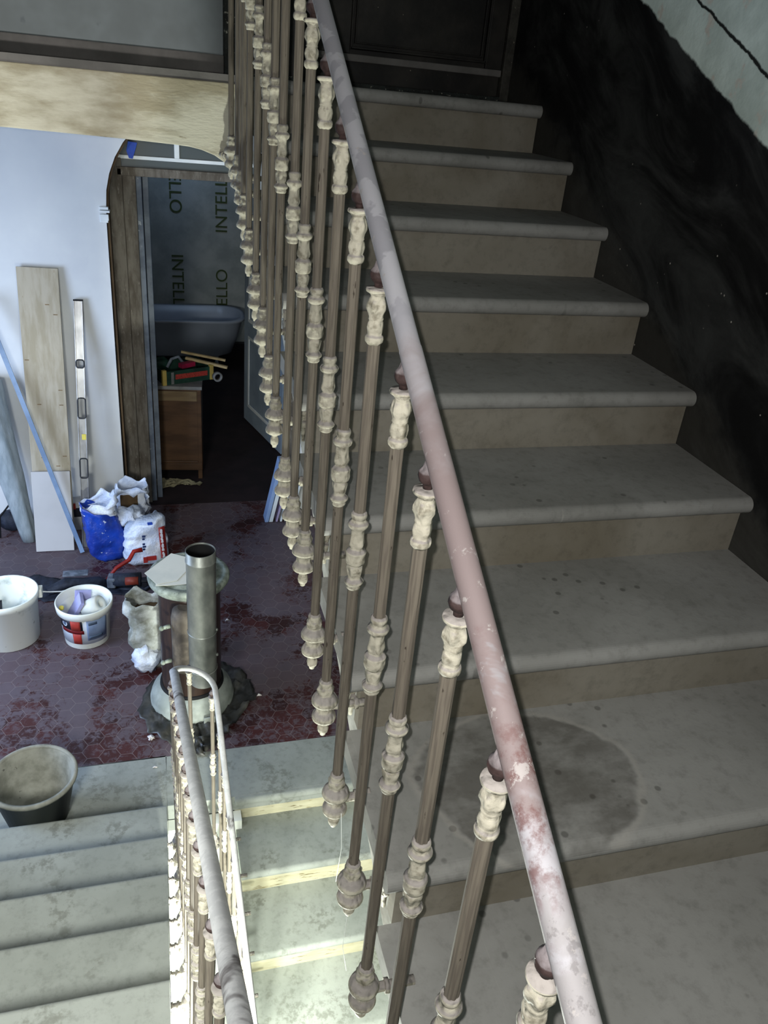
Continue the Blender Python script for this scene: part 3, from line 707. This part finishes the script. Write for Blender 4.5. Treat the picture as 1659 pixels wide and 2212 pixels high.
# cobweb threads under two pendants
tag(obj('cobweb_thread', MB().tube([(.286, .97, -1.16), (.292, .968, -1.25), (.286, .965, -1.34)], .0006, 5), M['thread']), 'pale cobweb thread above the cellar steps, upper of the two threads', 'thread')
tag(obj('cobweb_thread', MB().tube([(.286, .872, -1.31), (.279, .86, -1.38), (.286, .845, -1.43)], .0006, 5), M['thread']), 'pale cobweb thread above the cellar steps, lower of the two threads', 'thread')

# ------------------------------------------------------------------ landing door
d1 = thing('door_1', 'soot black panelled door on the top landing', 'door', (0, 3.45, 0)); d1['kind'] = 'structure'
obj('leaf', MB().box(.40, .012, .006, 1.405, .05, 2.05), M['soot_wood'], d1)
q = MB().box(.40, -.004, .055, .60, .012, 2.05)
obj('stile', MB().box(.62, -.006, .10, .775, .012, 2.05), M['soot_wood'], d1, .003)
obj('stile', MB().box(1.335, -.006, .10, 1.405, .012, 2.05), M['soot_wood'], d1, .003)
obj('bottom_rail', MB().box(.62, -.012, .075, 1.405, .012, .100), M['grey_base'], d1, .004)
q = MB()
for a, w in ((0, .008), (.018, .006)):
    q.box(.775 + a, -.010 + a * .3, .118 + a, 1.335 - a, .012, .118 + a + w).box(.775 + a, -.010 + a * .3, .118 + a, .775 + a + w, .012, 1.9).box(1.335 - a - w, -.010 + a * .3, .118 + a, 1.335 - a, .012, 1.9)
obj('panel_moulding', q, M['soot_wood'], d1, .002)
obj('threshold', MB().box(.40, -.03, ZT, 1.405, .012, .004), M['casing_soot'], d1, .002)
struct('trim_9', MB().box(1.408, 3.43, ZT, 1.4465, 3.5, 2.3), simple('speckled_dark_door_casing', (64, 62, 56), (40, 38, 34), 14, .7, .4, third=((120, 114, 100), .66)), .004, 'speckled dark casing between the black door and the right wall', 'casing')

# ------------------------------------------------------------------ black rubber bucket on the steps
b = thing('rubber_bucket', 'black rubber builder bucket with a cement-dusted rim on the stone edging', 'bucket', (-.66, 3.055, ZG))
obj('body', MB().lathe([(.135, 0), (.140, .01), (.192, .265), (.198, .27), (.198, .272), (.192, .272)], 40, capt=False), M['rubber'], b)
obj('lining', MB().lathe([(.188, .272), (.178, .255), (.136, .05), (.10, .03)], 40, capb=False), M['rubber_dust'], b)
obj('rim', MB().lathe([(.186, .270), (.186, .281), (.199, .284), (.206, .276), (.204, .262), (.196, .262)], 40, capb=False, capt=False), M['rubber_dust'], b)

# ------------------------------------------------------------------ white buckets
b = thing('plastic_bucket', 'larger smudged white plastic bucket at the left edge', 'bucket', (-.975, 4.57, ZG))
obj('body', MB().lathe([(.165, 0), (.172, .005), (.186, .30), (.196, .303), (.198, .345), (.192, .348), (.186, .345), (.18, .30), (.165, .03)], 44, capt=True), M['bucket_dirty'], b)
hp = [(.196 * math.cos(a), .196 * math.sin(a) , .30) for a in (0.05,)]
obj('handle', MB().tube([(.19, .05, .30), (.25, .06, .285), (.32, .07, .275), (.37, .08, .28)], .004, 8), M['white_gloss'], b)
obj('lug', MB().box(.186, .02, .27, .212, .08, .33), M['plastic_white'], b, .004)
tr = thing('trowel', 'dark trowel standing inside the larger white bucket', 'trowel', (-.955, 4.50, ZG + .05))
obj('blade', MB().box(-.10, -.01, .12, .045, .012, .135, T(0, 0, 0, 0, .0, .1)), M['steel_dark'], tr)
obj('handle', MB().tube([(-.055, .0, .13), (-.05, .05, .25)], [.016, .013], 10), M['steel_dark'], tr)
obj('stem', MB().box(-.105, -.02, 0, -.09, 0, .13), M['steel_dark'], tr)

b = thing('plastic_bucket', 'smaller white plastic bucket with a red and dark printed label', 'bucket', (-.507, 4.50, ZG), math.radians(0))
obj('body', MB().lathe([(.132, 0), (.138, .006), (.154, .235), (.158, .24), (.172, .243), (.176, .29), (.172, .297), (.166, .293), (.156, .24), (.132, .02)], 44, capt=True), M['plastic_white'], b)
def wrap(name, a0, a1, z0, z1, off, mat, n=10):
    q = MB(); vs = []; fs = []
    for j, z in enumerate((z0, z1)):
        r = .138 + (.154 - .138) * (z - .006) / .229 + off
        for i in range(n + 1):
            a = math.radians(a0 + (a1 - a0) * i / n); vs.append((r * math.cos(a), r * math.sin(a), z))
    for i in range(n): fs.append((i, i + 1, n + 2 + i, n + 1 + i))
    q.add(vs, fs, True); return obj(name, q, mat, b, solid=.0012)
# camera looks from roughly -99 degrees
wrap('label', -165, -30, .045, .235, .0012, M['label_pale'])
wrap('label_print', -160, -93, .155, .234, .0026, M['label_dark'], 8)
wrap('label_print', -152, -91, .13, .158, .0030, M['label_deep'], 8)
wrap('label_print', -121, -98, .155, .234, .0038, M['label_red'], 5)
wrap('label_print', -119, -98, .05, .13, .0038, M['label_red'], 5)
wrap('label_print', -84, -34, .075, .232, .0028, M['label_blue'], 10)
wrap('label_print', -80, -60, .195, .215, .0040, M['label_slate'], 5)
wrap('label_print', -81, -45, .088, .108, .0040, M['label_slate'], 6)
a = math.radians(-138); r_ = .1515
q = MB().tube([Vector(((r_ - .001) * math.cos(a), (r_ - .001) * math.sin(a), .197)), Vector(((r_ + .003) * math.cos(a), (r_ + .003) * math.sin(a), .197))], .020, 20)
obj('label_emblem', q, M['label_pale'], b)
q = MB().tube([Vector(((r_ + .002) * math.cos(a), (r_ + .002) * math.sin(a), .197)), Vector(((r_ + .004) * math.cos(a), (r_ + .004) * math.sin(a), .197))], .013, 18)
obj('emblem_print', q, M['label_slate'], b)
wrap('spout_mark', -75, -52, .236, .243, .014, simple('grey_moulded_mark', (176, 180, 172), (168, 172, 164), 6, .6, 0), 4)
pr = obj('paper_roll', MB().lathe([(.022, -.06), (.056, -.06), (.058, 0), (.056, .06), (.022, .06), (.021, 0), (.022, -.06)], 30, capb=False, capt=False), M['paper'])
pr.location = (-.455, 4.50, ZG + .235); pr.rotation_euler = (math.radians(28), math.radians(52), math.radians(12))
tag(pr, 'white paper roll leaning inside the smaller bucket', 'paper roll')
bx = obj('carton', MB().box(-.012, -.06, -.09, .012, .06, .09), M['lavender'], None, .002)
bx.location = (-.565, 4.53, ZG + .21); bx.rotation_euler = (.1, math.radians(28), .2); tag(bx, 'lavender carton leaning inside the smaller bucket', 'carton')
bx = obj('carton', MB().box(-.05, -.004, -.08, .05, .004, .08), M['lavender'], None, .002)
bx.location = (-.525, 4.585, ZG + .22); bx.rotation_euler = (-.25, .12, .1); tag(bx, 'flat lilac packet behind the paper roll in the smaller bucket', 'packet')
tag(obj('bottle_cap', MB().lathe([(.014, -.01), (.016, 0), (.014, .01)], 14, (-.642, 4.47, ZG + .262)), M['yellow']), 'small yellow cap at the rim of the smaller bucket', 'cap')

# ------------------------------------------------------------------ stove
s = thing('stove', 'round brown cast iron stove with a steel flue and a pale plinth', 'stove', (.125, 3.80, ZG))
obj('plinth', MB().lathe([(.240, 0), (.243, .045), (.238, .05), (.236, .075), (.226, .10), (.208, .115), (.204, .13), (.185, .135), (.178, .15)], 56), M['stove_base'], s)
obj('body', MB().lathe([(.172, .13), (.170, .16), (.168, .80), (.172, .835)], 56), M['stove_body'], s)
obj('base_ring', MB().lathe([(.172, .14), (.184, .143), (.182, .158), (.171, .16)], 56, capb=False, capt=False), M['black'], s)
obj('top_plate', MB().lathe([(.172, .825), (.205, .845), (.218, .865), (.222, .885), (.214, .90), (.19, .905), (.186, .899), (.16, .899), (.157, .908), (.13, .91), (.126, .903), (.02, .905)], 56), M['stove_rim'], s)
obj('label_plate', MB().box(.02, -.256, .055, .085, -.246, .105, T(0, 0, 0, .15, 0, .12)), M['stove_base'], s, .002)
hood = MB()
hood.lathe([(.075, 0), (.078, .02), (.078, .34), (.07, .38), (.04, .40)], 28, (-.03, -.185, .40))
obj('flue_hood', hood, M['stove_hood'], s)
for dz in (.47, .70):
    for dx in (-1, 1):
        q = MB().tube([(-.03 + dx * .085, -.21, dz), (-.03 + dx * .125, -.225, dz)], [.013, .009], 8); q.sphere((-.03 + dx * .128, -.226, dz), .014, 10, 6)
        obj('wing_nut', q, M['stove_rim'], s)
ph = [.36, 1.205]
px, py = .052, -.275
obj('flue', MB().lathe([(.0715, .36), (.0715, .455), (.0735, .457), (.0735, .70), (.075, .702), (.075, 1.14), (.0775, 1.142), (.0775, 1.150), (.075, 1.152), (.0758, 1.203), (.073, 1.205), (.0715, 1.20), (.0715, .80)], 44, (px, py, 0), capt=False, capb=False), M['flue'], s)
obj('flue_lining', MB().lathe([(.0712, 1.195), (.0708, .85), (.05, .84)], 40, (px, py, 0), capb=False), M['black'], s)
for z in (.456, .701, 1.146):
    obj('seam_ring', MB().lathe([(.075, z - .004), (.0785, z - .002), (.0785, z + .003), (.075, z + .005)], 44, (px, py, 0), capb=False, capt=False), M['flue'], s)
for z, a in ((.72, -.35), (.55, -.3)):
    obj('rivet', MB().sphere((px + .078 * math.cos(a), py + .078 * math.sin(a), z), .009, 10, 6), M['flue'], s)
def sheet_quad(pts, z, mat, label, nm='paper_sheet', th=.0015):
    q = MB().add([(x, y, z) for x, y in pts], [tuple(range(len(pts)))])
    return tag(obj(nm, q, mat, solid=th), label, 'paper')
sheet_quad([(-.108, 3.794), (.038, 3.984), (.12, 3.934), (.118, 3.80), (.06, 3.70), (-.045, 3.675)], ZG + .915, M['paper'], 'larger white sheet of paper on top of the brown stove')
sheet_quad([(-.052, 3.765), (-.052, 3.668), (.045, 3.662), (.118, 3.664), (.118, 3.86)], ZG + .912, M['paper'], 'smaller white sheet under the larger one on the stove')

def blanket(name, cx, cy, z0, bnd, mat, amp, rings=12, freq=9, seed=0, crumple=.0):
    q = MB(); n = len(bnd); vs = [(cx, cy, z0 + amp * .4)]; fs = []
    for j in range(1, rings + 1):
        f_ = j / rings
        for i, (x, y) in enumerate(bnd):
            X = cx + (x - cx) * f_; Y = cy + (y - cy) * f_
            h = abs(noise.noise(Vector((X * freq + seed, Y * freq, seed)))) * amp + abs(noise.noise(Vector((X * freq * 2.3, Y * freq * 2.3, seed + 5)))) * amp * .5
            vs.append((X, Y, z0 + .003 + h))
    for i in range(n): fs.append((0, 1 + i, 1 + (i + 1) % n))
    for j in range(rings - 1):
        for i in range(n): fs.append((1 + j * n + i, 1 + (j + 1) * n + i, 1 + (j + 1) * n + (i + 1) % n, 1 + j * n + (i + 1) % n))
    q.add(vs, fs, True)
    return obj(name, q, mat, solid=.002)
def smooth_bnd(pts, k=6, jit=.0, seed=1):
    rnd = random.Random(seed); out = []
    n = len(pts)
    for i in range(n):
        a, b_ = pts[i], pts[(i + 1) % n]
        for j in range(k):
            t = j / k; out.append((a[0] + (b_[0] - a[0]) * t + rnd.uniform(-jit, jit), a[1] + (b_[1] - a[1]) * t + rnd.uniform(-jit, jit)))
    return out
bd = smooth_bnd([(-.19, 3.74), (-.13, 3.54), (-.02, 3.42), (.10, 3.31), (.17, 3.32), (.26, 3.43), (.38, 3.56), (.50, 3.72), (.49, 3.88), (.42, 4.02), (.30, 4.10), (.0, 4.06), (-.13, 3.95)], 6, .012, 4)
tag(blanket('plastic_sheet', .12, 3.72, ZG, bd, M['sheet_black'], .055, 18, 13, 3), 'crumpled dusty black plastic sheet under the stove', 'plastic sheet')

# ------------------------------------------------------------------ sacks
def sack(name, a, b_, h, mat, parent, seed=0, wob=.02, open_top=True, taper=.9, lean=(0, 0), rows=16, power=.6, crump=.02, topdip=0.0, loc=(0, 0, 0)):
    loops = []
    for j in range(rows + 1):
        t = j / rows; w = (1 - .12 * (1 - t) ** 6) * (taper + (1 - taper) * (1 - t)) * (1 + .06 * math.sin(PI * t))
        lp = []
        N = 36
        for i in range(N):
            an = 2 * PI * i / N; c_, s_ = math.cos(an), math.sin(an)
            x = math.copysign(abs(c_) ** power, c_) * a * w; y = math.copysign(abs(s_) ** power, s_) * b_ * w
            nn = noise.noise(Vector((x * 9 + seed, y * 9, t * 4 + seed))) * wob + noise.noise(Vector((x * 25 + seed, y * 25, t * 11))) * crump
            x *= 1 + nn / max(a, .05); y *= 1 + nn / max(b_, .05)
            zz = h * t + (noise.noise(Vector((x * 12, y * 12, seed))) * .06 + topdip * x / a) * t ** 3
            lp.append((x + lean[0] * t + loc[0], y + lean[1] * t + loc[1], max(.002, zz) + loc[2]))
        loops.append(lp)
    q = MB(); loft(q, loops, True, True, not open_top)
    return obj(name, q, mat, parent, solid=.003 if open_top else 0)
s = thing('blue_sack', 'blue plastic sack with crumpled white lining beside the spirit level', 'sack', (-.385, 5.52, ZG), .2)
sack('bag', .135, .10, .40, M['sack_blue'], s, 1, .03, True, .95, (-.06, .02), topdip=-.05)
q = sack('liner', .115, .085, .10, M['sack_white'], s, 4, .03, True, 1.05, (-.01, .03), rows=8, loc=(-.055, .02, .36), topdip=.03)
s = thing('white_sack', 'white plaster sack with a red stripe, in front of the blue sack', 'sack', (-.135, 5.42, ZG), .12)
sack('bag', .155, .095, .33, M['sack_white'], s, 8, .03, False, .86, (.0, .02), topdip=.05)
q = MB()
for i in range(9):
    t0, t1 = i / 9, (i + 1) / 9
    def pp(t, d): return (.128 - .012 * t + d, -.083 - .004 + .05 * t * .2 - (d < .02) * .02 , .02 + .30 * t)
    q.add([pp(t0, -.025), pp(t0, .022), pp(t1, .022), pp(t1, -.025)], [(0, 1, 2, 3)], True)
obj('red_stripe', q, M['sack_red'], s, solid=.003)
for i0, i1 in ((0, 8), (8, 26)):
    q = MB()
    for i in range(i0, i1):
        z = .045 + i * .0105
        if i in (7, 14): continue
        q.box(.112 - .0006 * i + .004 * (i % 3 == 1), -.116, z, .130 - .0006 * i - .004 * (i % 4 == 2), -.110, z + .0055)
    q.box(.118 - .0006 * i0, -.115, .045 + i0 * .0105, .121 - .0006 * i0, -.111, .045 + (i1 - 1) * .0105)
    obj('stripe_lettering', q, M['sack_print'], s)
q = MB()
for i in range(6):
    z = .15 + i * .022
    if i == 3: continue
    q.box(-.03, -.1125, z, -.012 + .006 * (i % 2), -.104, z + .012)
obj('lettering', q, M['sack_ink'], s)
obj('blue_square', MB().box(.02, -.06, .330, .055, -.03, .338), M['sack_deepblue'], s)
q = MB().box(-.005, -.114, .055, .065, -.103, .088); q.box(-.03, -.114, .04, .0, -.103, .085, None)
obj('red_print', q, M['sack_red'], s)
s = thing('white_sack', 'opened white paper sack with a brown inside standing behind the blue sack', 'sack', (-.225, 5.88, ZG), 0)
sack('bag', .12, .09, .42, M['sack_white'], s, 15, .02, True, .98, (-.0, .0), topdip=.0)
obj('lining', MB().box(-.085, -.108, .10, .045, -.094, .375), M['cardboard'], s, .004)
q = MB(); vs = []
for i in range(13):
    t = i / 12; x = -.13 + .25 * t; vs += [(x, -.115 - .02 * math.sin(t * 9), .43 + .015 * math.sin(t * 11)), (x, -.125 - .01 * math.cos(t * 7), .355 + .05 * abs(math.sin(t * 5.5)))]
q.add(vs, [(2 * i, 2 * i + 1, 2 * i + 3, 2 * i + 2) for i in range(12)], True)
obj('torn_flap', q, M['sack_white'], s, solid=.003)
obj('folded_side', MB().tube([(.10, -.10, .43), (.115, -.115, .36), (.10, -.12, .30), (.135, -.13, .27), (.10, -.11, .2)], [.025, .02, .024, .016, .02], 8, flat=.5), M['sack_white'], s)
s = thing('crumpled_bag', 'crumpled white plastic bag lying between the blue and red-striped sacks', 'bag', (-.30, 5.58, ZG + .20), 0)
q = MB(); N = 22
vs = []; fs = []
for j in range(15):
    for i in range(N):
        th = PI * j / 14; a = 2 * PI * i / N
        v = Vector((math.sin(th) * math.cos(a) * .13, math.sin(th) * math.sin(a) * .09, -math.cos(th) * .07))
        v *= 1 + .5 * noise.noise(v * 22) + .25 * noise.noise(v * 50)
        vs.append(v)
for j in range(14):
    for i in range(N): fs.append((j * N + i, j * N + (i + 1) % N, (j + 1) * N + (i + 1) % N, (j + 1) * N + i))
q.add([v + Vector((.03, .01, .09)) for v in vs], fs, True); obj('bag', q, M['sack_white'], s)
obj('green_bottle', MB().lathe([(.022, -.10), (.025, -.09), (.025, .05), (.01, .09), (.01, .11)], 14, mtx=T(.06, -.05, .06, 0, PI / 2, 0)), simple('dark_green_glass', (20, 40, 30), (14, 28, 22), 8, .3, 0, spec=.5), s)
s = thing('white_sack', 'half open white sack with a brown mouth left of the stove', 'sack', (-.115, 4.18, ZG), 0)
sack('bag', .085, .07, .52, simple('grimy_white_sack_plastic', (190, 194, 190), (120, 122, 112), 7, .6, .5, .012), s, 21, .03, True, 1.15, (-.02, -.04))
obj('contents', MB().lathe([(.07, .05), (.075, .42)], 16), M['cardboard'], s)
q = MB(); q.sphere((-.02, -.09, .11), .085, 16, 12, (1, .8, 1.0))
for i, v in enumerate(q.v): q.v[i] = v + Vector((noise.noise(v * 30), noise.noise(v * 30 + Vector((9, 0, 0))), noise.noise(v * 30 + Vector((0, 9, 0))))) * .03
obj('loose_wrap', q, M['sack_white'], s)

# ------------------------------------------------------------------ boards, level, bar and wrap against the white wall
def leaning(name, label, cat, p0, p1, w, th, mat, group=None):
    # board: bottom-centre p0, top-centre p1 (front face toward -Y), width w along X
    a, c_ = Vector(p0), Vector(p1); d = (c_ - a); L_ = d.length; d.normalize(); xx = Vector((1, 0, 0)); xx = (xx - d * xx.dot(d)).normalized(); yy = d.cross(xx)
    m_ = Matrix((xx, yy, d)).transposed().to_4x4(); m_.translation = a
    o = bpy.data.objects.new(name, None); C.objects.link(o); o.matrix_world = m_; o['label'] = label; o['category'] = cat; o.empty_display_size = .05
    if group: o['group'] = group
    return o, L_
o, L_ = leaning('pine_board', 'tall knotty pine board leaning against the white wall', 'board', (-.80, 5.76, ZG), (-.757, 6.07, -1.315), .27, .02, None)
obj('plank', MB().box(-.135, -.018, 0, .135, .0, L_), M['pine'], o, .002)
q = MB()
rnd = random.Random(3)
for i in range(14):
    z = rnd.uniform(.3, L_ - .1); x = rnd.choice((-.11, -.05, 0, .05, .1)) ; q.box(x - .014, -.0192, z, x + .014, -.0175, z + .006)
obj('knots', q, simple('brown_wood_knot', (128, 104, 74), (110, 88, 62), 9, .8, 0), o)
o, L_ = leaning('white_board', 'short white board standing in front of the pine board', 'board', (-.797, 5.63, ZG), (-.790, 5.80, -2.75), .26, .02, None)
obj('panel', MB().box(-.135, -.02, 0, .135, .0, L_), M['white_board'], o, .002)
o, L_ = leaning('spirit_level', 'long aluminium spirit level with oval hand holes leaning on the white wall', 'spirit level', (-.575, 5.66, ZG), (-.510, 6.07, -1.535), .06, .03, None)
q = MB(); w = .031
holes = [(L_ * .30, L_ * .375), (L_ * .545, L_ * .62), (L_ * .745, L_ * .77)]
edges = [0] + [h for hh in holes for h in hh] + [L_]
for i in range(0, len(edges), 2): q.box(-w, -.012, edges[i], w, .012, edges[i + 1])
q.box(-w, -.016, 0, -w + .008, .016, L_).box(w - .008, -.016, 0, w, .016, L_)
obj('body', q, M['alu'], o, .002)
for z0, z1 in holes:
    q = MB()
    ring = [(x, z + (z0 + z1) / 2) for x, z in rrect(w - .004, (z1 - z0) / 2 + .006, .018)]
    q.tube([(x, -.016, z) for x, z in ring] + [(ring[0][0], -.016, ring[0][1])], .005, 6, cap=False)
    obj('hand_hole_rim', q, M['steel_dark'], o)
obj('vial', MB().box(-.006, -.018, L_ * .455, .024, .018, L_ * .478), M['yellow'], o, .002)
obj('end_cap', MB().box(-w - .001, -.018, L_ - .006, w + .001, .018, L_ + .004), M['black'], o)
o = tag(obj('metal_bar', MB().tube([(-.60, 5.56, ZG + .015), (-.86, 5.76, -2.42), (-1.12, 5.96, -1.52)], .022, 4, False), M['blue_metal']), 'blue grey metal bar leaning diagonally across the boards', 'metal bar')
q = MB(); loops = []
for j in range(15):
    t = j / 14; cx, cy, cz = -1.0 - .20 * t, 5.80 + .13 * t, ZG + .005 + 1.25 * t; r = .055 + .075 * t
    loops.append([(cx + r * (1 + .10 * math.sin(5 * a_ + 2 * t) + .06 * noise.noise(Vector((math.cos(a_) * 2, math.sin(a_) * 2, t * 6)))) * math.cos(a_), cy + r * .8 * math.sin(a_), cz) for a_ in [2 * PI * i / 30 for i in range(30)]])
loft(q, loops, True, True, True)
o = tag(obj('plastic_roll', q, M['wrap']), 'tall roll of translucent plastic wrap leaning at the far left', 'plastic roll')
q = MB().sphere((-1.14, 5.98, ZG + .09), .10, 16, 10, (1.0, .7, .9))
tag(obj('rubble_bag', q, M['tool_dark']), 'dark bag on the floor behind the plastic roll', 'bag')
tag(obj('cable', MB().tube([(-1.21, 5.83, ZG + .02), (-1.20, 5.87, ZG + .18), (-1.12, 5.93, ZG + .27), (-1.03, 5.95, ZG + .30)], .007, 8), M['black']), 'black cable bent up beside the plastic roll', 'cable')
b = thing('small_box', 'small grey box with a red corner between the boards and the level', 'box', (-.655, 5.98, ZG))
obj('carton', MB().box(-.05, -.05, 0, .075, .05, .25), simple('pale_grey_carton', (170, 172, 176), (150, 152, 158), 8, .8, .1), b, .003)
obj('dark_print', MB().box(-.02, -.052, .12, .05, -.049, .2), M['label_dark'], b)
obj('red_print', MB().box(-.048, -.053, .19, -.0, -.049, .24), M['label_red'], b)
b = tag(obj('small_box', MB().box(-.545, 5.95, ZG, -.43, 6.05, ZG + .25), simple('pale_lilac_carton', (176, 176, 190), (160, 160, 176), 8, .8, .1), None, .004), 'pale carton between the spirit level and the blue sack', 'box')

# ------------------------------------------------------------------ tools on the floor behind the buckets
t_ = thing('power_tool', 'dark power tool with an orange-red handle lying before the white sack', 'power tool', (-.27, 5.06, ZG), -.15)
obj('motor', MB().tube([(-.09, 0, .055), (.10, .01, .06)], [.048, .052], 16), M['tool_dark'], t_)
obj('gear_case', MB().box(-.13, -.045, .01, -.07, .045, .09), M['tool_grey'], t_, .01)
obj('red_cover', MB().tube([(.0, -.035, .07), (.09, -.03, .075)], .03, 12), simple('brick_red_tool_cover', (140, 60, 44), (120, 50, 38), 10, .5, .1), t_)
obj('grip', MB().tube([(-.15, .03, .03), (-.08, .08, .11), (.0, .14, .14), (.03, .18, .19), (.09, .19, .20)], [.010, .014, .016, .016, .018], 10), M['tool_red'], t_)
obj('power_cord', MB().tube([(.10, .0, .05), (.15, .03, .03), (.17, -.02, .02), (.13, -.05, .012)], .012, 8), M['tool_dark'], t_)
q = MB().tube([(-.80, 5.02, ZG + .03), (-.68, 5.09, ZG + .045), (-.56, 5.07, ZG + .05), (-.46, 5.08, ZG + .04), (-.40, 5.07, ZG + .03)], [.03, .05, .045, .05, .03], 12, flat=.8)
tag(obj('tool_bag', q, M['tool_dark']), 'dark cloth tool roll on the tiles behind the buckets', 'tool bag')
tag(obj('hand_saw', MB().box(-.70, 5.10, ZG + .09, -.53, 5.17, ZG + .10), M['tool_grey'], None, .003), 'grey metal blade lying on the dark tool roll', 'tool')
bdm = smooth_bnd([(-1.0, 5.05), (-.80, 4.93), (-.60, 4.98), (-.2, 4.95), (-.1, 5.02), (-.12, 5.16), (-.4, 5.16), (-.75, 5.2), (-.92, 5.30)], 5, .015, 9)
tag(blanket('dark_cloth', -.5, 5.07, ZG, bdm, M['tool_dark'], .02, 8, 12, 7), 'dark crumpled cloth spread under the tools', 'cloth')

# ------------------------------------------------------------------ cabinet, crate and rag
cb = thing('cabinet', 'narrow brown wooden cabinet in the dark doorway', 'cabinet', (.135, 6.79, ZG), math.radians(-5))
obj('body', MB().box(-.24, 0, .10, .24, .38, .87), M['cab_wood'], cb, .004)
obj('top', MB().box(-.25, -.015, .87, .25, .39, .90), M['cab_top'], cb, .004)
obj('drawer_front', MB().box(-.215, -.012, .765, .205, .0, .855), M['cab_light'], cb, .004)
q = MB().box(-.24, -.008, .10, -.215, 0, .765).box(.205, -.008, .10, .24, 0, .87).box(-.215, -.014, .175, .205, 0, .19).box(-.24, -.012, .10, .24, 0, .165)
obj('door_frame', q, M['cab_wood'], cb, .003)
for sx in (-1, 1):
    for sy in (.02, .34): obj('leg', MB().box(sx * .22 - .018, sy, 0, sx * .22 + .018, sy + .03, .10), M['cab_wood'], cb)
cr = thing('crate', 'dark green produce crate with red lettering on top of the cabinet', 'crate', (.07, 6.80, ZG + .90), math.radians(22))
w, d_, h = .44, .30, .12
obj('base', MB().box(-.0, 0, 0, w, d_, .012), M['crate'], cr)
obj('front_side', MB().box(0, -.006, .0, w, .006, h), M['crate'], cr, .002)
obj('back_side', MB().box(0, d_ - .006, 0, w, d_ + .006, h), M['crate'], cr, .002)
obj('left_side', MB().box(-.006, 0, 0.03, .006, d_, h), M['crate'], cr, .002)
obj('right_side', MB().box(w - .006, 0, 0.03, w + .006, d_, h), M['crate'], cr, .002)
for x in (.0, w): obj('corner_post', MB().box(x - .018, -.012, 0, x + .018, .02, h + .015), M['crate_yellow'], cr, .002)
obj('red_lettering', MB().box(.10, -.0085, .045, w - .04, -.005, .088), M['crate_red'], cr)
obj('pale_band', MB().box(.06, -.0085, .005, .085, -.005, .11), M['cab_top'], cr)
it = tag(obj('crimson_box', MB().box(-.07, -.03, 0, .07, .03, .04, T(.27, 6.98, ZG + 1.01, 0, 0, .6)), M['magenta'], None, .003), 'crimson plastic box lying in the crate', 'box')
it = tag(obj('wooden_slat', MB().box(-.19, -.015, 0, .19, .015, .022, T(.44, 7.0, ZG + 1.03, 0, .12, -.35)), M['wood_stick'], None, .002), 'lighter wooden slat sticking out right of the crate', 'slat', 'wooden slats in the crate')
it = tag(obj('wooden_slat', MB().box(-.2, -.012, 0, .2, .012, .02, T(.42, 7.10, ZG + 1.06, 0, .10, -.30)), M['wood_stick'], None, .002), 'farther wooden slat behind the one sticking out of the crate', 'slat', 'wooden slats in the crate')
tag(obj('tape_roll', MB().lathe([(.028, -.02), (.042, -.02), (.042, .02), (.028, .02), (.028, -.02)], 20, capb=False, capt=False, mtx=T(.52, 6.80, ZG + .98, PI / 2, 0, .3)), M['cab_top']), 'grey tape roll at the right end of the crate', 'tape roll')
q = MB().tube([(.10, 7.02, ZG + .99), (.14, 7.04, ZG + 1.06), (.20, 7.08, ZG + 1.07), (.24, 7.06, ZG + 1.02)], .014, 8)
tag(obj('hose', q, M['tool_grey']), 'short grey corrugated hose curled in the crate', 'hose')
q = MB().sphere((.04, 7.08, ZG + 1.0), .08, 14, 10, (1.1, .8, .8))
for i, v in enumerate(q.v): q.v[i] = v + Vector((noise.noise(v * 25), noise.noise(v * 25 + Vector((9, 0, 0))), noise.noise(v * 25 + Vector((0, 9, 0))))) * .03
tag(obj('dark_bag', q, M['crate']), 'dark green crumpled bag in the left of the crate', 'bag')
bdr = smooth_bnd([(-.10, 6.62), (.05, 6.60), (.20, 6.66), (.34, 6.60), (.36, 6.66), (.28, 6.72), (.10, 6.78), (-.05, 6.74)], 5, .01, 3)
tag(blanket('rag', .13, 6.67, ZG, bdr, M['rag'], .05, 8, 14, 2), 'crumpled beige rag on the floor before the cabinet', 'rag')

# ------------------------------------------------------------------ bundle of panels leaning under the upper flight
labs = ['pale blue faced panel, leftmost of the leaning bundle', 'second white panel of the leaning bundle', 'third, lilac edged panel of the leaning bundle', 'fourth panel of the leaning bundle', 'fifth panel of the leaning bundle', 'rightmost panel of the leaning bundle']
for i in range(6):
    x0 = .835 + i * .036 + (.02 if i > 1 else 0); th = .030 if i < 2 else .016
    sh = .11
    q = MB().prism([(0, 0), (th, 0), (th + sh, .56 - .02 * i), (sh, .56 - .02 * i)], 0, .12, 'y', Matrix.Translation((x0 - .0, 5.90, ZG + .002)))
    tag(obj('wall_panel', q, [M['panel_blue'], M['panel_white'], M['panel_edge'], M['panel_white'], M['stone_green'], M['panel_white']][i], None, .002), labs[i], 'panel', 'panels leaning under the stairs')

# ------------------------------------------------------------------ plaster crumbs on the tiles
for x, y, r, lb in ((-.115, 3.496, .022, 'white plaster crumb on the tiles left of the stove sheet'), (.519, 3.756, .014, 'white plaster crumb on the tiles right of the stove sheet'), (-.101, 3.275, .010, 'small pale crumb at the stone edging'), (.40, 4.55, .014, 'white plaster crumb on the tiles behind the stove')):
    q = MB().sphere((0, 0, r * .4), r, 10, 8, (1.1, .8, .5))
    for i, v in enumerate(q.v): q.v[i] = v + Vector((noise.noise(v * 60), noise.noise(v * 60 + Vector((9, 0, 0))), 0)) * r * .9
    o = tag(obj('plaster_crumb', q, M['plaster']), lb, 'crumb'); o.location = (x, y, ZG)
